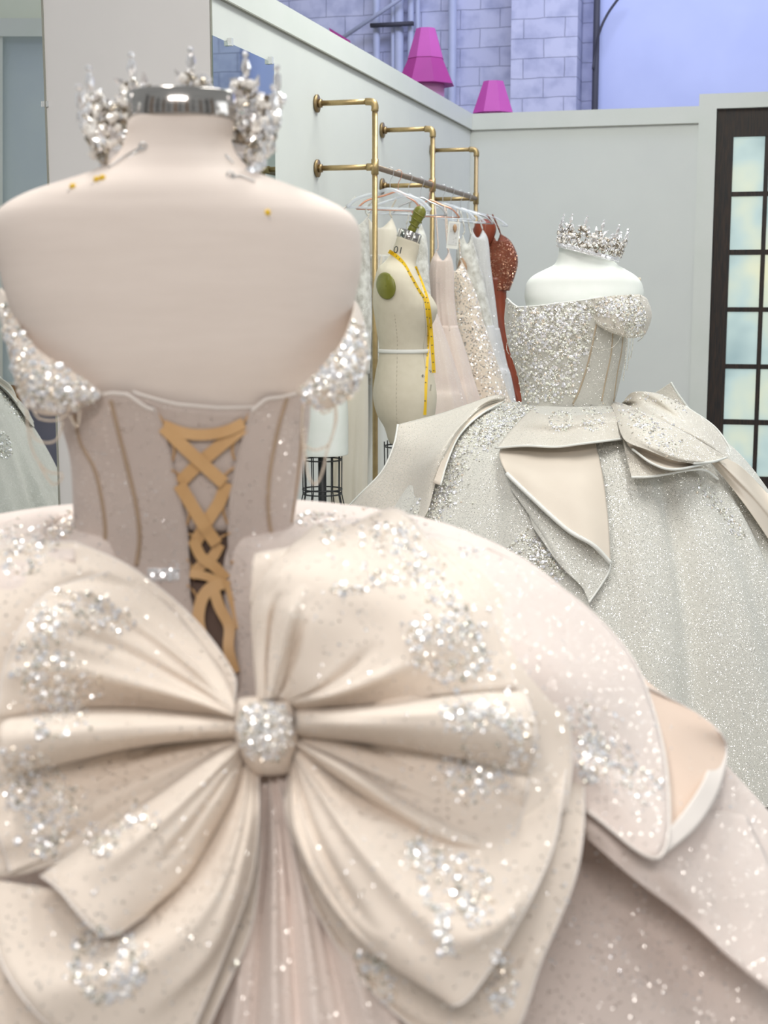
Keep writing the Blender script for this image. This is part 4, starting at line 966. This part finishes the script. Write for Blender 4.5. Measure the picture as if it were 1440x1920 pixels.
gn = thing('ball_gown', 'blush ball gown with giant beaded bow and laced corset in the foreground', 'ball gown', (c1.x, Y1, 0))
prof1 = smoothprof([(1.128, .12), (1.127, .20), (1.120, .27), (1.098, .35), (1.045, .435), (.94, .53), (.81, .65), (.6, .83), (.3, 1.0), (0, 1.1)])
back1 = smoothprof([(1.128, .05), (1.10, .07), (1.05, .11), (1.0, .17), (.93, .28), (.84, .40), (.72, .50), (.5, .64), (.25, .76), (0, .88)])
back_in = smoothprof([(1.128, .04), (1.08, .05), (1.02, .06), (.97, .085), (.93, .15), (.88, .29), (.82, .41), (.72, .50), (.5, .64), (.25, .76), (0, .88)])
_, gb1 = skirt('skirt', c1.x, Y1, prof1, back1, 9, .010, M_g1, gn, 200, 80, bw=.62, link=False)
sk1, _ = skirt('skirt', c1.x, Y1, prof1, back_in, 9, .010, M_g1, gn, 360, 110, bw=1.0, pw=4, big=[(-1.75, -1.72, .03, -2.0), (-1.60, -1.58, .03, 1.6), (-1.45, -1.4, .03, -2.2), (-1.30, -1.22, .03, 1.4), (-.62, -.5, .06, -2.0), (-.45, -.35, .08, 2.0), (-.2, -.1, .06, -1.5)])
s1 = BVHTree.FromPolygons(gb1.V, gb1.F)
crow = [(730, 112, 584, .104, -.004), (760, 112, 581, .102), (800, 122, 578, .098), (860, 137, 570, .094), (960, 142, 552, .088), (1030, 140, 547, .087), (1100, 126, 560, .094), (1200, 90, 610, .11), (1330, 60, 650, .13)]
GAP = [(700, 280, 478), (765, 291, 470), (800, 305, 461), (870, 321, 442), (930, 336, 431), (1000, 350, 428), (1060, 353, 431), (1120, 355, 442), (1200, 378, 446), (1260, 415, 446), (1330, 440, 448)]
def gapth(side):
    def f(y):
        l, r = interp(553 + (y - 553) * 1.06, GAP); x = l if side < 0 else r; xl, xr, hd = interp(y, [c[:4] for c in crow])
        a_, b_ = P(xl, y, Y1).x, P(xr, y, Y1).x; k = (P(x, y, Y1 - hd * .97).x - (a_ + b_) / 2) / ((b_ - a_) / 2)
        return -math.acos(math.copysign(abs(k) ** 1.1, k))
    return f
tl = lambda t: float(np.interp(t, [0, .02, .06, .10, .2, .33, .43, .6, 1], [756, 750, 728, 726, 735, 736, 738, 715, 700]))
tr = lambda t: float(np.interp(t, [0, .02, .05, .12, .25, .36, .43, .6, 1], [760, 750, 738, 736, 728, 734, 736, 715, 700]))
AL = body_part(crow, Y1, gapth(-1), lambda y: -1.5 * pi, tl, 110, 70); AR = body_part(crow, Y1, gapth(1), lambda y: .5 * pi, tr, 110, 70)
bodp = []
for A in (AL, AR):
    g = G(); g.grid(A); o = g.out('bodice_panel', M_g1c, gn, True, .0016); bodp.append(o)
    g = G(); g.tube(A[0], .0022, 6); g.out('neckline_piping', M_g1h, o)
    g = G(); g.tube([r[0] for r in A], .0017, 6); g.out('placket_edge', M_g1c, o)
bdv = bvh_of(bodp)
for sidx, pts in ((0, [(208, 750), (220, 800), (240, 880), (256, 950), (262, 1010), (256, 1060)]), (0, [(140, 775), (152, 830), (178, 880), (192, 940), (198, 1000), (190, 1050)]), (1, [(538, 745), (522, 800), (508, 870), (502, 930), (505, 980), (515, 1025)]), (1, [(566, 760), (563, 830), (556, 900), (545, 980)])):
    seam('boning', pts, bdv, M_bone1, bodp[sidx], .0026, .0008)
pf = body_part(crow, Y1, lambda y: gapth(-1)(y) - .16, lambda y: gapth(1)(y) + .14, lambda t: float(np.interp(t, [0, .12, .3, .6, 1], [724, 733, 746, 753, 753])), 50, 40, off=-.005)
# the panel ends at about the waist
kcut = 16
g = G(); g.grid(pf[:kcut]); o = g.out('modesty_panel', M_g1c, gn, True, .0015)
g = G(); g.tube(pf[0], .002, 6); g.out('neckline_piping', M_g1h, o)
g = G(); pd = body_part(crow, Y1, lambda y: gapth(-1)(y) - .12, lambda y: gapth(1)(y) + .12, lambda t: 925, 30, 24, off=-.0075); g.grid(pd); g.out('lacing_gap_shade', M_gapshade, gn, True, .001)  # dark sheet added to stand for the shade in the lacing gap
lc = bvh_of([o])
for i in range(len(gn.children)): pass
allc = bvh_of(bodp + [o, [x for x in gn.children if x.name.startswith('lacing_gap_shade')][0]])
def lace(pts, w, off, n=36, nm='lacing_ribbon'): ribbon(pts, allc, w, off, M_ribbon, nm, gn, Y1 - .09, n, .0008)
lace([(306, 797), (345, 812), (385, 815), (425, 808), (457, 793)], .0115, .005)
lace([(457, 800), (410, 838), (370, 872), (336, 906)], .0135, .0045)
lace([(306, 800), (345, 838), (382, 872), (420, 906)], .0135, .0075)
lace([(424, 905), (412, 940), (390, 975), (366, 1018)], .0130, .0045)
lace([(336, 908), (358, 945), (382, 985), (406, 1020)], .0135, .0075)
lace([(412, 1020), (398, 1045), (375, 1062), (356, 1082)], .0115, .0045)
lace([(362, 1012), (378, 1045), (402, 1062), (424, 1086)], .0115, .0075)
lace([(356, 1075), (385, 1080), (410, 1090), (430, 1098)], .009, .010)
lace([(418, 1094), (392, 1104), (376, 1130), (372, 1170), (384, 1205)], .0125, .012, nm='ribbon_tail')
lace([(402, 1110), (412, 1140), (430, 1175), (428, 1215), (440, 1262)], .0115, .013, nm='ribbon_tail')
lace([(425, 1094), (432, 1120), (440, 1150), (444, 1180)], .006, .010, nm='ribbon_tail')
def loop(a, b, sgn):
    pts = []
    for k in range(9):
        t = k / 8; x = a[0] + (b[0] - a[0]) * t + sgn * 11 * sin(pi * t); y = a[1] + (b[1] - a[1]) * t; h = hit(allc, x, y); q = h[0] if h[0] else P(x, y, Y1 - .09); pts.append(q + (CAM - q).normalized() * .003)
    g = G(); g.tube(curve(pts, 20), .0013, 6); g.out('lacing_loop', M_ribbon, gn)
for a, b, s in (((309, 812), (321, 868), 1), ((455, 812), (440, 862), -1), ((323, 882), (336, 910), 1), ((441, 876), (424, 908), -1), ((335, 925), (350, 985), 1), ((431, 925), (429, 985), -1), ((350, 1000), (362, 1016), 1), ((430, 1000), (414, 1022), -1), ((290, 768), (310, 796), 0), ((472, 770), (455, 796), 0), ((352, 1098), (364, 1140), 1), ((440, 1096), (446, 1130), 0), ((352, 1050), (366, 1075), 0), ((436, 1052), (424, 1080), 0)):
    loop(a, b, s)
g = G(); R = random.Random(4)
for x in np.linspace(280, 332, 9):
    for y in (1070, 1078, 1086):
        h = hit(bdv, x, y)
        if h[0]: bead(g, h[0] + h[1] * .001, h[1], .0034, 'c', 0, R, .3)
g.out('rhinestone_clasp', M_cryst, gn, False)['kind'] = 'stuff'

# sleeves
PK1 = dict(bv=s1, parent=gn, Yd=Y1)
slL = patch('sleeve', [[(192, 737, 1.468), (182, 748, 1.466)], [(140, 700, 1.464), (128, 740, 1.452), (112, 778, 1.462)], [(72, 656, 1.48), (58, 710, 1.456), (62, 770, 1.472)], [(34, 604, 1.525), (22, 660, 1.50), (32, 725, 1.505)], [(14, 560, 1.58), (4, 600, 1.575), (20, 645, 1.565)], [(2, 540, 1.66), (-6, 570, 1.66), (8, 600, 1.66)]], mats=M_g1b, nu=14, nv=40, **PK1)
slR = patch('sleeve', [[(554, 734, 1.468), (566, 748, 1.466)], [(600, 692, 1.464), (608, 735, 1.452), (606, 768, 1.462)], [(640, 642, 1.48), (652, 700, 1.458), (654, 745, 1.472)], [(660, 590, 1.53), (678, 640, 1.51), (688, 690, 1.51)], [(664, 568, 1.585), (680, 600, 1.58), (688, 640, 1.57)], [(662, 560, 1.66), (672, 575, 1.66), (680, 600, 1.66)]], mats=M_g1b, nu=14, nv=40, **PK1)
scatter('sleeve_beading', [('l', [(180, 742), (140, 735), (110, 735), (70, 715), (35, 670), (18, 615), (4, 575)], 42, 4), ('e', 85, 735, 50, 34, 2)], 900, bvh_of([slL]), (.0016, .0052), MIX, BM, slL, 31, tiltj=.6)
scatter('sleeve_beading', [('l', [(570, 742), (605, 730), (640, 700), (668, 650), (676, 605)], 46, 4), ('e', 640, 705, 40, 44, 2)], 900, bvh_of([slR]), (.0016, .0052), MIX, BM, slR, 32, tiltj=.6)
def st(pts, par, r=.0016, mat=M_gold, Y=1.46): strand('bead_strand', [P(x, y, Y) for x, y in pts], par, r, mat)
for pts in ([(50, 765), (52, 800), (58, 835), (70, 862), (90, 884), (118, 888)], [(56, 800), (66, 822), (88, 830), (108, 822), (118, 790)], [(62, 770), (75, 785), (105, 788), (130, 775)], [(70, 862), (82, 885), (98, 907), (112, 903), (118, 890)], [(130, 778), (145, 800), (150, 770)]): st(pts, slL)
for pts in ([(628, 745), (631, 785), (622, 820), (612, 850), (606, 880), (594, 906), (582, 900), (574, 870), (570, 800)], [(626, 745), (628, 790), (618, 830), (600, 842), (585, 843), (572, 835)], [(600, 762), (605, 775), (620, 770)], [(568, 760), (566, 810), (572, 860)]): st(pts, slR)

# overskirt on the right: shelf sheet, side flap with lining, left shelf
patch('overskirt', [
 [(560, 1010, .01), (640, 975, .015), (720, 980, .015), (820, 1004, .015), (915, 1028, .015)],
 [(560, 1040, .02), (680, 1030, .03), (800, 1050, .03), (920, 1085, .03), (1060, 1108, .02)],
 [(560, 1080, .03), (700, 1100, .04), (860, 1140, .05), (1010, 1185, .05), (1160, 1200, .03)],
 [(560, 1130, .03), (720, 1180, .04), (900, 1240, .05), (1080, 1290, .06), (1212, 1292, .04)],
 [(570, 1200, .03), (760, 1270, .04), (930, 1340, .05), (1100, 1400, .06), (1250, 1450, .05)],
 [(600, 1260, .03), (800, 1340, .04), (960, 1400, .05), (1110, 1460, .05), (1236, 1608, .06)],
 [(640, 1300, .02), (820, 1400, .02), (960, 1460, .02), (1060, 1500, .025), (1100, 1520, .03)]], mats=M_g1, rip=.004, seed=3, nu=50, nv=50, folds=[(.45, .5, .12, .012), (.7, .68, .08, -.010)], hem=('end',), hemr=.0018, hemmat=M_g1h, **PK1)
patch('overskirt_lining', [
 [(1150, 1210, .01), (1185, 1250, .02), (1212, 1288, .03)],
 [(1180, 1290, .01), (1230, 1305, .03), (1296, 1332, .04)],
 [(1195, 1330, .01), (1250, 1345, .03), (1350, 1374, .045)],
 [(1205, 1370, .01), (1270, 1390, .03), (1363, 1412, .05)],
 [(1210, 1410, .01), (1275, 1430, .03), (1346, 1482, .05)],
 [(1212, 1460, .01), (1262, 1490, .03), (1306, 1548, .05)],
 [(1215, 1500, .01), (1228, 1550, .03), (1238, 1606, .045)]], mats=M_g1l, nu=26, nv=30, hem=('end',), hemr=.0016, hemmat=M_g1h, **PK1)
patch('overskirt_hem', [[(1334, 1362, .050), (1352, 1374, .052)], [(1337, 1404, .054), (1364, 1412, .056)], [(1318, 1464, .055), (1347, 1483, .056)], [(1278, 1526, .055), (1307, 1549, .056)], [(1236, 1572, .050), (1238, 1608, .052)]], mats=M_g1h, nu=8, nv=40, **PK1)
patch('overskirt', [
 [(150, 965, .01), (142, 955, .012), (138, 948, .012)],
 [(140, 990, .02), (90, 985, .025), (60, 964, .015)],
 [(140, 1030, .03), (60, 1020, .04), (-30, 1000, .02)],
 [(140, 1080, .03), (30, 1080, .05), (-110, 1060, .03)],
 [(150, 1140, .03), (20, 1160, .05), (-140, 1140, .03)]], mats=M_g1, rip=.003, seed=4, **PK1)

patch('skirt_drape', [
 [(1060, 1500, .012), (1090, 1540, .012), (1100, 1570, .004)],
 [(1150, 1530, .012), (1180, 1590, .014), (1180, 1640, .004)],
 [(1240, 1560, .012), (1280, 1660, .015), (1290, 1725, .004)],
 [(1310, 1520, .012), (1370, 1670, .015), (1390, 1815, .004)],
 [(1400, 1530, .006), (1470, 1690, .012), (1500, 1900, .004)]], mats=M_g1, rip=.006, seed=37, nu=30, nv=40, **PK1)
patch('skirt_pleats', [
 [(484, 1450, .005), (470, 1600, .008), (440, 1760, .008), (400, 1990, .01)],
 [(505, 1450, .012), (510, 1600, .018), (505, 1760, .02), (500, 1990, .02)],
 [(525, 1450, .012), (560, 1600, .018), (590, 1760, .02), (620, 1990, .02)],
 [(545, 1450, .005), (610, 1600, .01), (680, 1760, .01), (780, 1990, .01)]], mats=M_g1, nu=50, nv=110, rip=.002, seed=38, folds=[(.12, .10, .05, .010), (.24, .24, .04, -.009), (.36, .38, .05, .012), (.48, .52, .035, -.010), (.6, .62, .05, .012), (.74, .76, .04, -.010), (.86, .88, .05, .010)], **PK1)
# giant bow -------------------------------------------------------------
KY = 1.235
def K(x, y, d=0): return (x, y, KY + d)
bow = []
def lobe(name, cols, **kw):
    kw.setdefault('nu', 46); kw.setdefault('nv', 46); kw.setdefault('solid', .0012); kw.setdefault('mats', M_g1b)
    o = patch(name, cols, s1, kw.pop('mats'), gn, Y1, hemmat=M_g1h, hemr=.0012, **kw); bow.append(o); return o
# back sheets
lobe('bow_back_sheet', [
 [K(441, 1316, .03), (434, 1256, .05), (357, 1154, .05), (245, 1064, .05), (140, 1016, .05)],
 [K(438, 1322, .03), (380, 1235, .06), (260, 1135, .06), (130, 1070, .06), (0, 1030, .05)],
 [K(436, 1340, .03), (300, 1255, .06), (150, 1190, .06), (30, 1160, .06), (-90, 1140, .05)],
 [K(436, 1380, .03), (280, 1355, .05), (120, 1380, .05), (0, 1410, .05), (-110, 1400, .05)],
 [K(440, 1400, .03), (310, 1490, .05), (170, 1590, .05), (40, 1640, .05), (-80, 1640, .05)]], rip=.004, seed=31, hem=('end', 'start'))
lobe('bow_back_sheet', [
 [K(535, 1310, .03), (600, 1160, .05), (680, 1060, .05), (750, 1005, .05), (822, 1012, .04)],
 [K(548, 1330, .03), (680, 1235, .06), (800, 1150, .06), (880, 1110, .06), (925, 1095, .05)],
 [K(556, 1360, .03), (700, 1325, .06), (840, 1280, .06), (950, 1240, .07), (1045, 1278, .06)],
 [K(556, 1400, .03), (720, 1420, .05), (860, 1430, .06), (980, 1420, .06), (1072, 1410, .06)],
 [K(552, 1420, .03), (700, 1520, .05), (850, 1600, .05), (970, 1620, .05), (1060, 1520, .05)]], rip=.004, seed=32, hem=('end', 'start'))
lobe('bow_back_tail', [
 [K(556, 1400, .03), (760, 1400, .03), (920, 1380, .03), (1020, 1360, .03), (1072, 1330, .03)],
 [K(556, 1410, .03), (740, 1480, .035), (900, 1520, .035), (1020, 1520, .035), (1094, 1470, .035)],
 [K(552, 1430, .03), (700, 1600, .035), (850, 1720, .035), (980, 1730, .035), (1082, 1630, .035)],
 [K(548, 1440, .03), (620, 1650, .035), (740, 1800, .035), (880, 1870, .035), (1015, 1800, .035)],
 [K(544, 1446, .03), (572, 1620, .03), (650, 1780, .03), (790, 1920, .03), (960, 1940, .03)],
 [K(541, 1446, .03), (548, 1560, .02), (590, 1700, .02), (690, 1850, .02), (850, 1990, .02)]], rip=.003, seed=33, hem=('end', 'last'), folds=[(.6, .6, .06, .008), (.85, .82, .05, -.008)])
lobe('bow_back_tail', [
 [K(448, 1430, .02), (400, 1530, .03), (300, 1640, .03), (150, 1700, .03), (-40, 1700, .03)],
 [K(462, 1440, .02), (430, 1600, .03), (350, 1760, .03), (200, 1880, .03), (20, 1960, .03)],
 [K(484, 1446, .02), (486, 1600, .03), (470, 1740, .03), (420, 1860, .03), (360, 1990, .03)]], rip=.003, seed=34, hem=('end', 'last'))
# left loops
lobe('bow_loop', [
 [K(441, 1322), (420, 1272, .075), (372, 1200, .08), (300, 1120, .08), (205, 1072, .08)],
 [K(440, 1328, -.005), (365, 1248, .10), (265, 1170, .11), (165, 1110, .10), (90, 1112, .09)],
 [K(440, 1336, -.008), (350, 1280, .11), (230, 1218, .12), (115, 1180, .12), (32, 1190, .10)],
 [K(440, 1343, -.006), (350, 1312, .105), (220, 1278, .115), (100, 1255, .11), (5, 1265, .10)],
 [K(441, 1350, .012), (370, 1338, .07), (240, 1326, .07), (110, 1330, .08), (-5, 1345, .09)]], folds=[(.30, .22, .07, .012, .1, 1), (.5, .5, .06, -.010, .05, .8), (.72, .75, .08, .010, .0, 1)], rip=.003, seed=41, hem=('end',))
lobe('bow_loop', [
 [K(442, 1346, .014), (370, 1340, .06), (240, 1328, .06), (110, 1332, .07), (20, 1345, .08)],
 [K(441, 1354, -.006), (370, 1350, .10), (240, 1346, .12), (110, 1352, .12), (0, 1362, .11)],
 [K(441, 1366, -.012), (370, 1368, .11), (240, 1376, .13), (115, 1390, .13), (0, 1402, .12)],
 [K(442, 1378, -.004), (370, 1382, .09), (245, 1396, .10), (125, 1418, .10), (10, 1436, .10)],
 [K(443, 1384, .014), (372, 1388, .05), (250, 1402, .05), (130, 1428, .06), (20, 1450, .07)]], rip=.002, seed=42, folds=[(.35, .4, .1, .004)])
lobe('bow_loop', [
 [K(442, 1382, .016), (372, 1386, .05), (250, 1400, .045), (130, 1424, .05), (0, 1442, .06)],
 [K(442, 1388, .010), (362, 1416, .06), (240, 1456, .06), (120, 1500, .06), (-10, 1530, .06)],
 [K(444, 1394, .016), (372, 1440, .05), (285, 1500, .045), (185, 1568, .05), (20, 1636, .06)]], rip=.004, seed=43, hem=('end',))
lobe('bow_loop', [
 [K(443, 1390, .012), (382, 1426, .06), (292, 1488, .055), (190, 1558, .06), (76, 1642, .07)],
 [K(444, 1396, -.008), (386, 1440, .10), (300, 1510, .11), (205, 1585, .11), (110, 1668, .095)],
 [K(448, 1408, -.012), (400, 1468, .11), (330, 1560, .12), (255, 1650, .11), (192, 1752, .10)],
 [K(454, 1424, -.004), (424, 1490, .09), (380, 1575, .09), (335, 1645, .09), (262, 1722, .09)],
 [K(460, 1432, .012), (438, 1500, .05), (398, 1580, .05), (352, 1652, .055), (285, 1702, .07)]], folds=[(.42, .3, .07, .012, 0, .9), (.62, .55, .05, -.009, .0, .7)], rip=.003, seed=44, hem=('end',))
lobe('bow_tail', [
 [K(452, 1428, .012), (420, 1500, .045), (340, 1600, .045), (200, 1672, .045), (-20, 1650, .05)],
 [K(460, 1436, -.004), (438, 1540, .08), (372, 1668, .085), (240, 1760, .08), (10, 1820, .07)],
 [K(470, 1444, -.008), (462, 1560, .085), (425, 1700, .09), (350, 1830, .085), (150, 1960, .075)],
 [K(484, 1442, .004), (484, 1520, .06), (474, 1630, .06), (440, 1740, .06), (350, 1960, .06)]], folds=[(.5, .45, .1, .010)], rip=.003, seed=45, hem=('end', 'last'), mats=M_g1b)
# right loops
lobe('bow_loop', [
 [(468, 1135, .06), (471, 1100, .065), (472, 1060, .07), (478, 1038, .07)],
 [(500, 1130, .06), (510, 1090, .065), (525, 1050, .07), (545, 1026, .07)]], nu=14, nv=10, seed=50)
lobe('bow_loop', [
 [K(482, 1316, .006), (474, 1210, .065), (474, 1130, .07), (512, 1058, .075), (590, 984, .075)],
 [K(496, 1312, -.010), (500, 1215, .10), (518, 1125, .11), (575, 1050, .105), (655, 985, .09)],
 [K(514, 1310, -.008), (545, 1235, .10), (590, 1145, .105), (660, 1060, .10), (742, 954, .085)],
 [K(532, 1312, -.004), (600, 1268, .09), (690, 1185, .09), (765, 1110, .09), (812, 1018, .08)],
 [K(546, 1320, -.004), (640, 1298, .09), (755, 1250, .09), (850, 1190, .09), (905, 1115, .08)],
 [K(554, 1334, .012), (650, 1326, .06), (765, 1312, .06), (868, 1300, .07), (968, 1292, .08)]], nu=56, nv=64, folds=[(.08, .10, .05, .008, 0, .8), (.22, .20, .035, -.022, 0, .55), (.34, .30, .04, .014, 0, .6), (.46, .36, .035, -.020, 0, .45), (.80, .80, .05, .014, .05, .55), (.7, .66, .04, -.010, 0, .5)], rip=.003, seed=51, hem=('end',))
lobe('bow_loop', [
 [K(553, 1330, .014), (650, 1327, .06), (765, 1315, .06), (880, 1302, .07), (980, 1298, .08)],
 [K(554, 1340, -.006), (650, 1338, .10), (765, 1332, .12), (885, 1322, .12), (992, 1322, .10)],
 [K(555, 1356, -.012), (650, 1358, .115), (765, 1360, .13), (885, 1364, .13), (1004, 1370, .11)],
 [K(555, 1372, -.004), (648, 1377, .09), (750, 1388, .10), (870, 1408, .10), (1000, 1425, .09)],
 [K(554, 1382, .014), (642, 1388, .05), (742, 1402, .05), (862, 1424, .06), (985, 1450, .07)]], rip=.002, seed=52, folds=[(.3, .35, .1, .004)], hem=('end',))
lobe('bow_loop', [
 [K(553, 1380, .016), (645, 1388, .05), (745, 1402, .045), (865, 1422, .05), (995, 1436, .06)],
 [K(554, 1386, .010), (650, 1422, .06), (755, 1462, .06), (865, 1500, .06), (980, 1520, .06)],
 [K(555, 1392, .016), (655, 1448, .05), (750, 1512, .05), (850, 1570, .055), (950, 1602, .06)]], rip=.004, seed=53, hem=('end',))
lobe('bow_loop', [
 [K(555, 1388, .010), (652, 1436, .07), (748, 1494, .062), (846, 1550, .06), (948, 1590, .06)],
 [K(555, 1394, -.008), (648, 1448, .10), (742, 1512, .085), (840, 1568, .075), (945, 1596, .062)],
 [K(554, 1400, .006), (640, 1462, .07), (732, 1530, .062), (828, 1582, .06), (940, 1604, .06)]], nv=16, rip=.002, seed=54)
lobe('bow_tail', [
 [K(556, 1394, .016), (700, 1482, .045), (850, 1540, .045), (985, 1510, .045), (1062, 1440, .05)],
 [K(556, 1400, .002), (680, 1520, .08), (820, 1612, .08), (950, 1640, .08), (1036, 1590, .07)],
 [K(554, 1414, -.010), (645, 1550, .10), (755, 1690, .10), (855, 1775, .095), (962, 1745, .08)],
 [K(550, 1428, -.010), (600, 1570, .10), (680, 1710, .10), (775, 1810, .095), (872, 1876, .085)],
 [K(546, 1438, -.002), (556, 1560, .08), (612, 1680, .08), (700, 1785, .08), (815, 1862, .08)],
 [K(542, 1444, .010), (536, 1520, .05), (562, 1600, .05), (620, 1690, .055), (720, 1795, .06)]], nu=56, nv=60, folds=[(.42, .35, .07, .012, 0, 1), (.62, .62, .06, -.010, 0, .6), (.8, .8, .07, .012, 0, .8)], rip=.003, seed=55, hem=('end', 'last'))
# knot
kn = P(497, 1374, KY - .012); g = G(); R9 = []
for i in range(25):
    u = i / 24; y = 1312 + 134 * u; xl = 446 + 10 * sin(pi * u) * -1 + 22 * u ** 2; xr = 543 + 14 * sin(pi * u) + 2 * u; hd = .012 + .020 * sin(pi * u) ** .7
    a_ = P(xl, y, KY); b_ = P(xr, y, KY); c_ = (a_ + b_) / 2; hw = (b_.x - a_.x) / 2
    R9.append([Vector((c_.x + hw * cos(2 * pi * k / 48), c_.y + hd * sin(2 * pi * k / 48), c_.z)) for k in range(48)])
g.grid(R9, True, 0, True); knot = g.out('bow_knot', M_g1b, gn); kb = bvh_of([knot])
scatter('knot_beading', [('e', 497, 1362, 50, 48, 3), ('e', 500, 1380, 50, 50, 1)], 1500, kb, (.0010, .0030), MIX, BM, knot, 61, tiltj=.5)
# beaded appliques on the bow and overskirt
allb = bvh_of([o for o in gn.children if o.name.split('.')[0] in ('bow_loop', 'bow_tail', 'bow_back_sheet', 'bow_back_tail', 'overskirt', 'skirt', 'bodice_panel', 'overskirt_lining', 'modesty_panel')])
def apl(regs, n, seed, sz=(.0009, .0036)): scatter('beaded_applique', regs, int(n * 1.5), allb, sz, MIX, BM, gn, seed, tiltj=.55)
apl([('l', [(60, 1200), (110, 1150), (150, 1130), (215, 1165), (240, 1190)], 36, 3), ('l', [(60, 1210), (50, 1270), (90, 1320), (160, 1330), (60, 1370)], 34, 3), ('e', 95, 1250, 50, 60, 1.2), ('e', 130, 1290, 70, 40, 1)], 760, 71)
apl([('e', 60, 1470, 60, 60, 2), ('l', [(20, 1400), (40, 1480), (100, 1540), (70, 1600)], 50, 2), ('l', [(140, 1470), (130, 1540), (60, 1610)], 30, 1)], 560, 72)
apl([('l', [(170, 1590), (230, 1550), (290, 1520)], 26, 2), ('e', 190, 1590, 34, 20, 1)], 220, 73)
apl([('e', 215, 1800, 75, 60, 1), ('r', 200, 1810, 60, 60, 2), ('e', 170, 1760, 40, 30, .6)], 480, 74)
apl([('e', 40, 1030, 60, 50, 2), ('l', [(0, 1000), (60, 1030), (110, 1000)], 30, 1), ('e', 110, 990, 30, 20, 1)], 420, 75)
apl([('l', [(600, 1010), (650, 1000), (720, 990), (790, 1030), (800, 1080)], 40, 3), ('l', [(680, 1090), (740, 1080), (790, 1080), (850, 1130), (880, 1190)], 30, 2), ('e', 740, 1010, 50, 30, 1), ('e', 650, 1105, 30, 12, .5)], 640, 76)
apl([('l', [(760, 1200), (800, 1180), (860, 1170), (900, 1220), (890, 1280)], 34, 3), ('r', 840, 1220, 60, 50, 1.4), ('e', 850, 1250, 50, 30, 1)], 520, 77)
apl([('l', [(825, 1330), (890, 1325), (950, 1340), (975, 1390), (960, 1450), (900, 1480), (840, 1460)], 34, 4), ('e', 880, 1350, 50, 24, 1), ('e', 880, 1440, 60, 30, .8), ('r', 920, 1390, 50, 50, 1)], 820, 78)
apl([('r', 850, 1660, 60, 50, 1.3), ('l', [(770, 1580), (800, 1600), (850, 1640), (900, 1680), (890, 1740)], 36, 2), ('l', [(820, 1700), (830, 1760), (850, 1790)], 16, 1), ('e', 780, 1600, 20, 30, .6)], 560, 79)
apl([('l', [(1080, 1320), (1100, 1370), (1140, 1420), (1190, 1460), (1230, 1490)], 36, 4), ('e', 1110, 1420, 30, 50, 2)], 520, 80)
apl([('e', 690, 1830, 40, 60, 1), ('r', 700, 1850, 40, 40, 1), ('e', 940, 1840, 30, 60, 1), ('e', 445, 1860, 16, 60, .7)], 420, 81)
apl([('e', 600, 975, 50, 16, 2), ('e', 880, 1035, 30, 12, .6), ('e', 120, 980, 40, 20, 1)], 220, 82)
# loose sequins over the organza
scatter('loose_sequins', [('e', 250, 1400, 300, 500, 1), ('e', 800, 1450, 360, 480, 1.2), ('e', 340, 1000, 240, 140, .25), ('e', 1250, 1600, 200, 300, .6)], 3400, allb, (.0006, .0018), [('s', 3, 2), ('c', 1, 1), ('p', 0, 1)], BM, gn, 83, tiltj=.7)

# tiara round the neck (open towards the viewer)
crown('tiara', 'silver crystal tiara propped around the foreground mannequin neck ring', P(345, 318, Y1 + .006), .084, .112, .092, -32, 212, (.28, 0), 0, 7, 2.2, .95, 8, .30, 1.12)

# the gown seen in the left mirror: a third gown standing behind and left of the camera
def copy_thing(root, loc, rz, label, skipnames=()):
    r = root.copy(); COL.objects.link(r); r.location = loc; r.rotation_euler = (0, 0, rz); r['label'] = label
    for ch in list(root.children):
        if ch.name.split('.')[0] in skipnames: continue
        c = ch.copy(); COL.objects.link(c); c.parent = r
        for g_ in list(ch.children):
            d = g_.copy(); COL.objects.link(d); d.parent = c
    return r
q = VB(-190, 900, 7.2)
copy_thing(gw, (q.x, q.y, 0), radians(100), 'ivory ball gown seen only as a reflection in the left mirror')
copy_thing(mq, (q.x, q.y, 0), radians(100), 'white mannequin under the gown reflected in the left mirror')
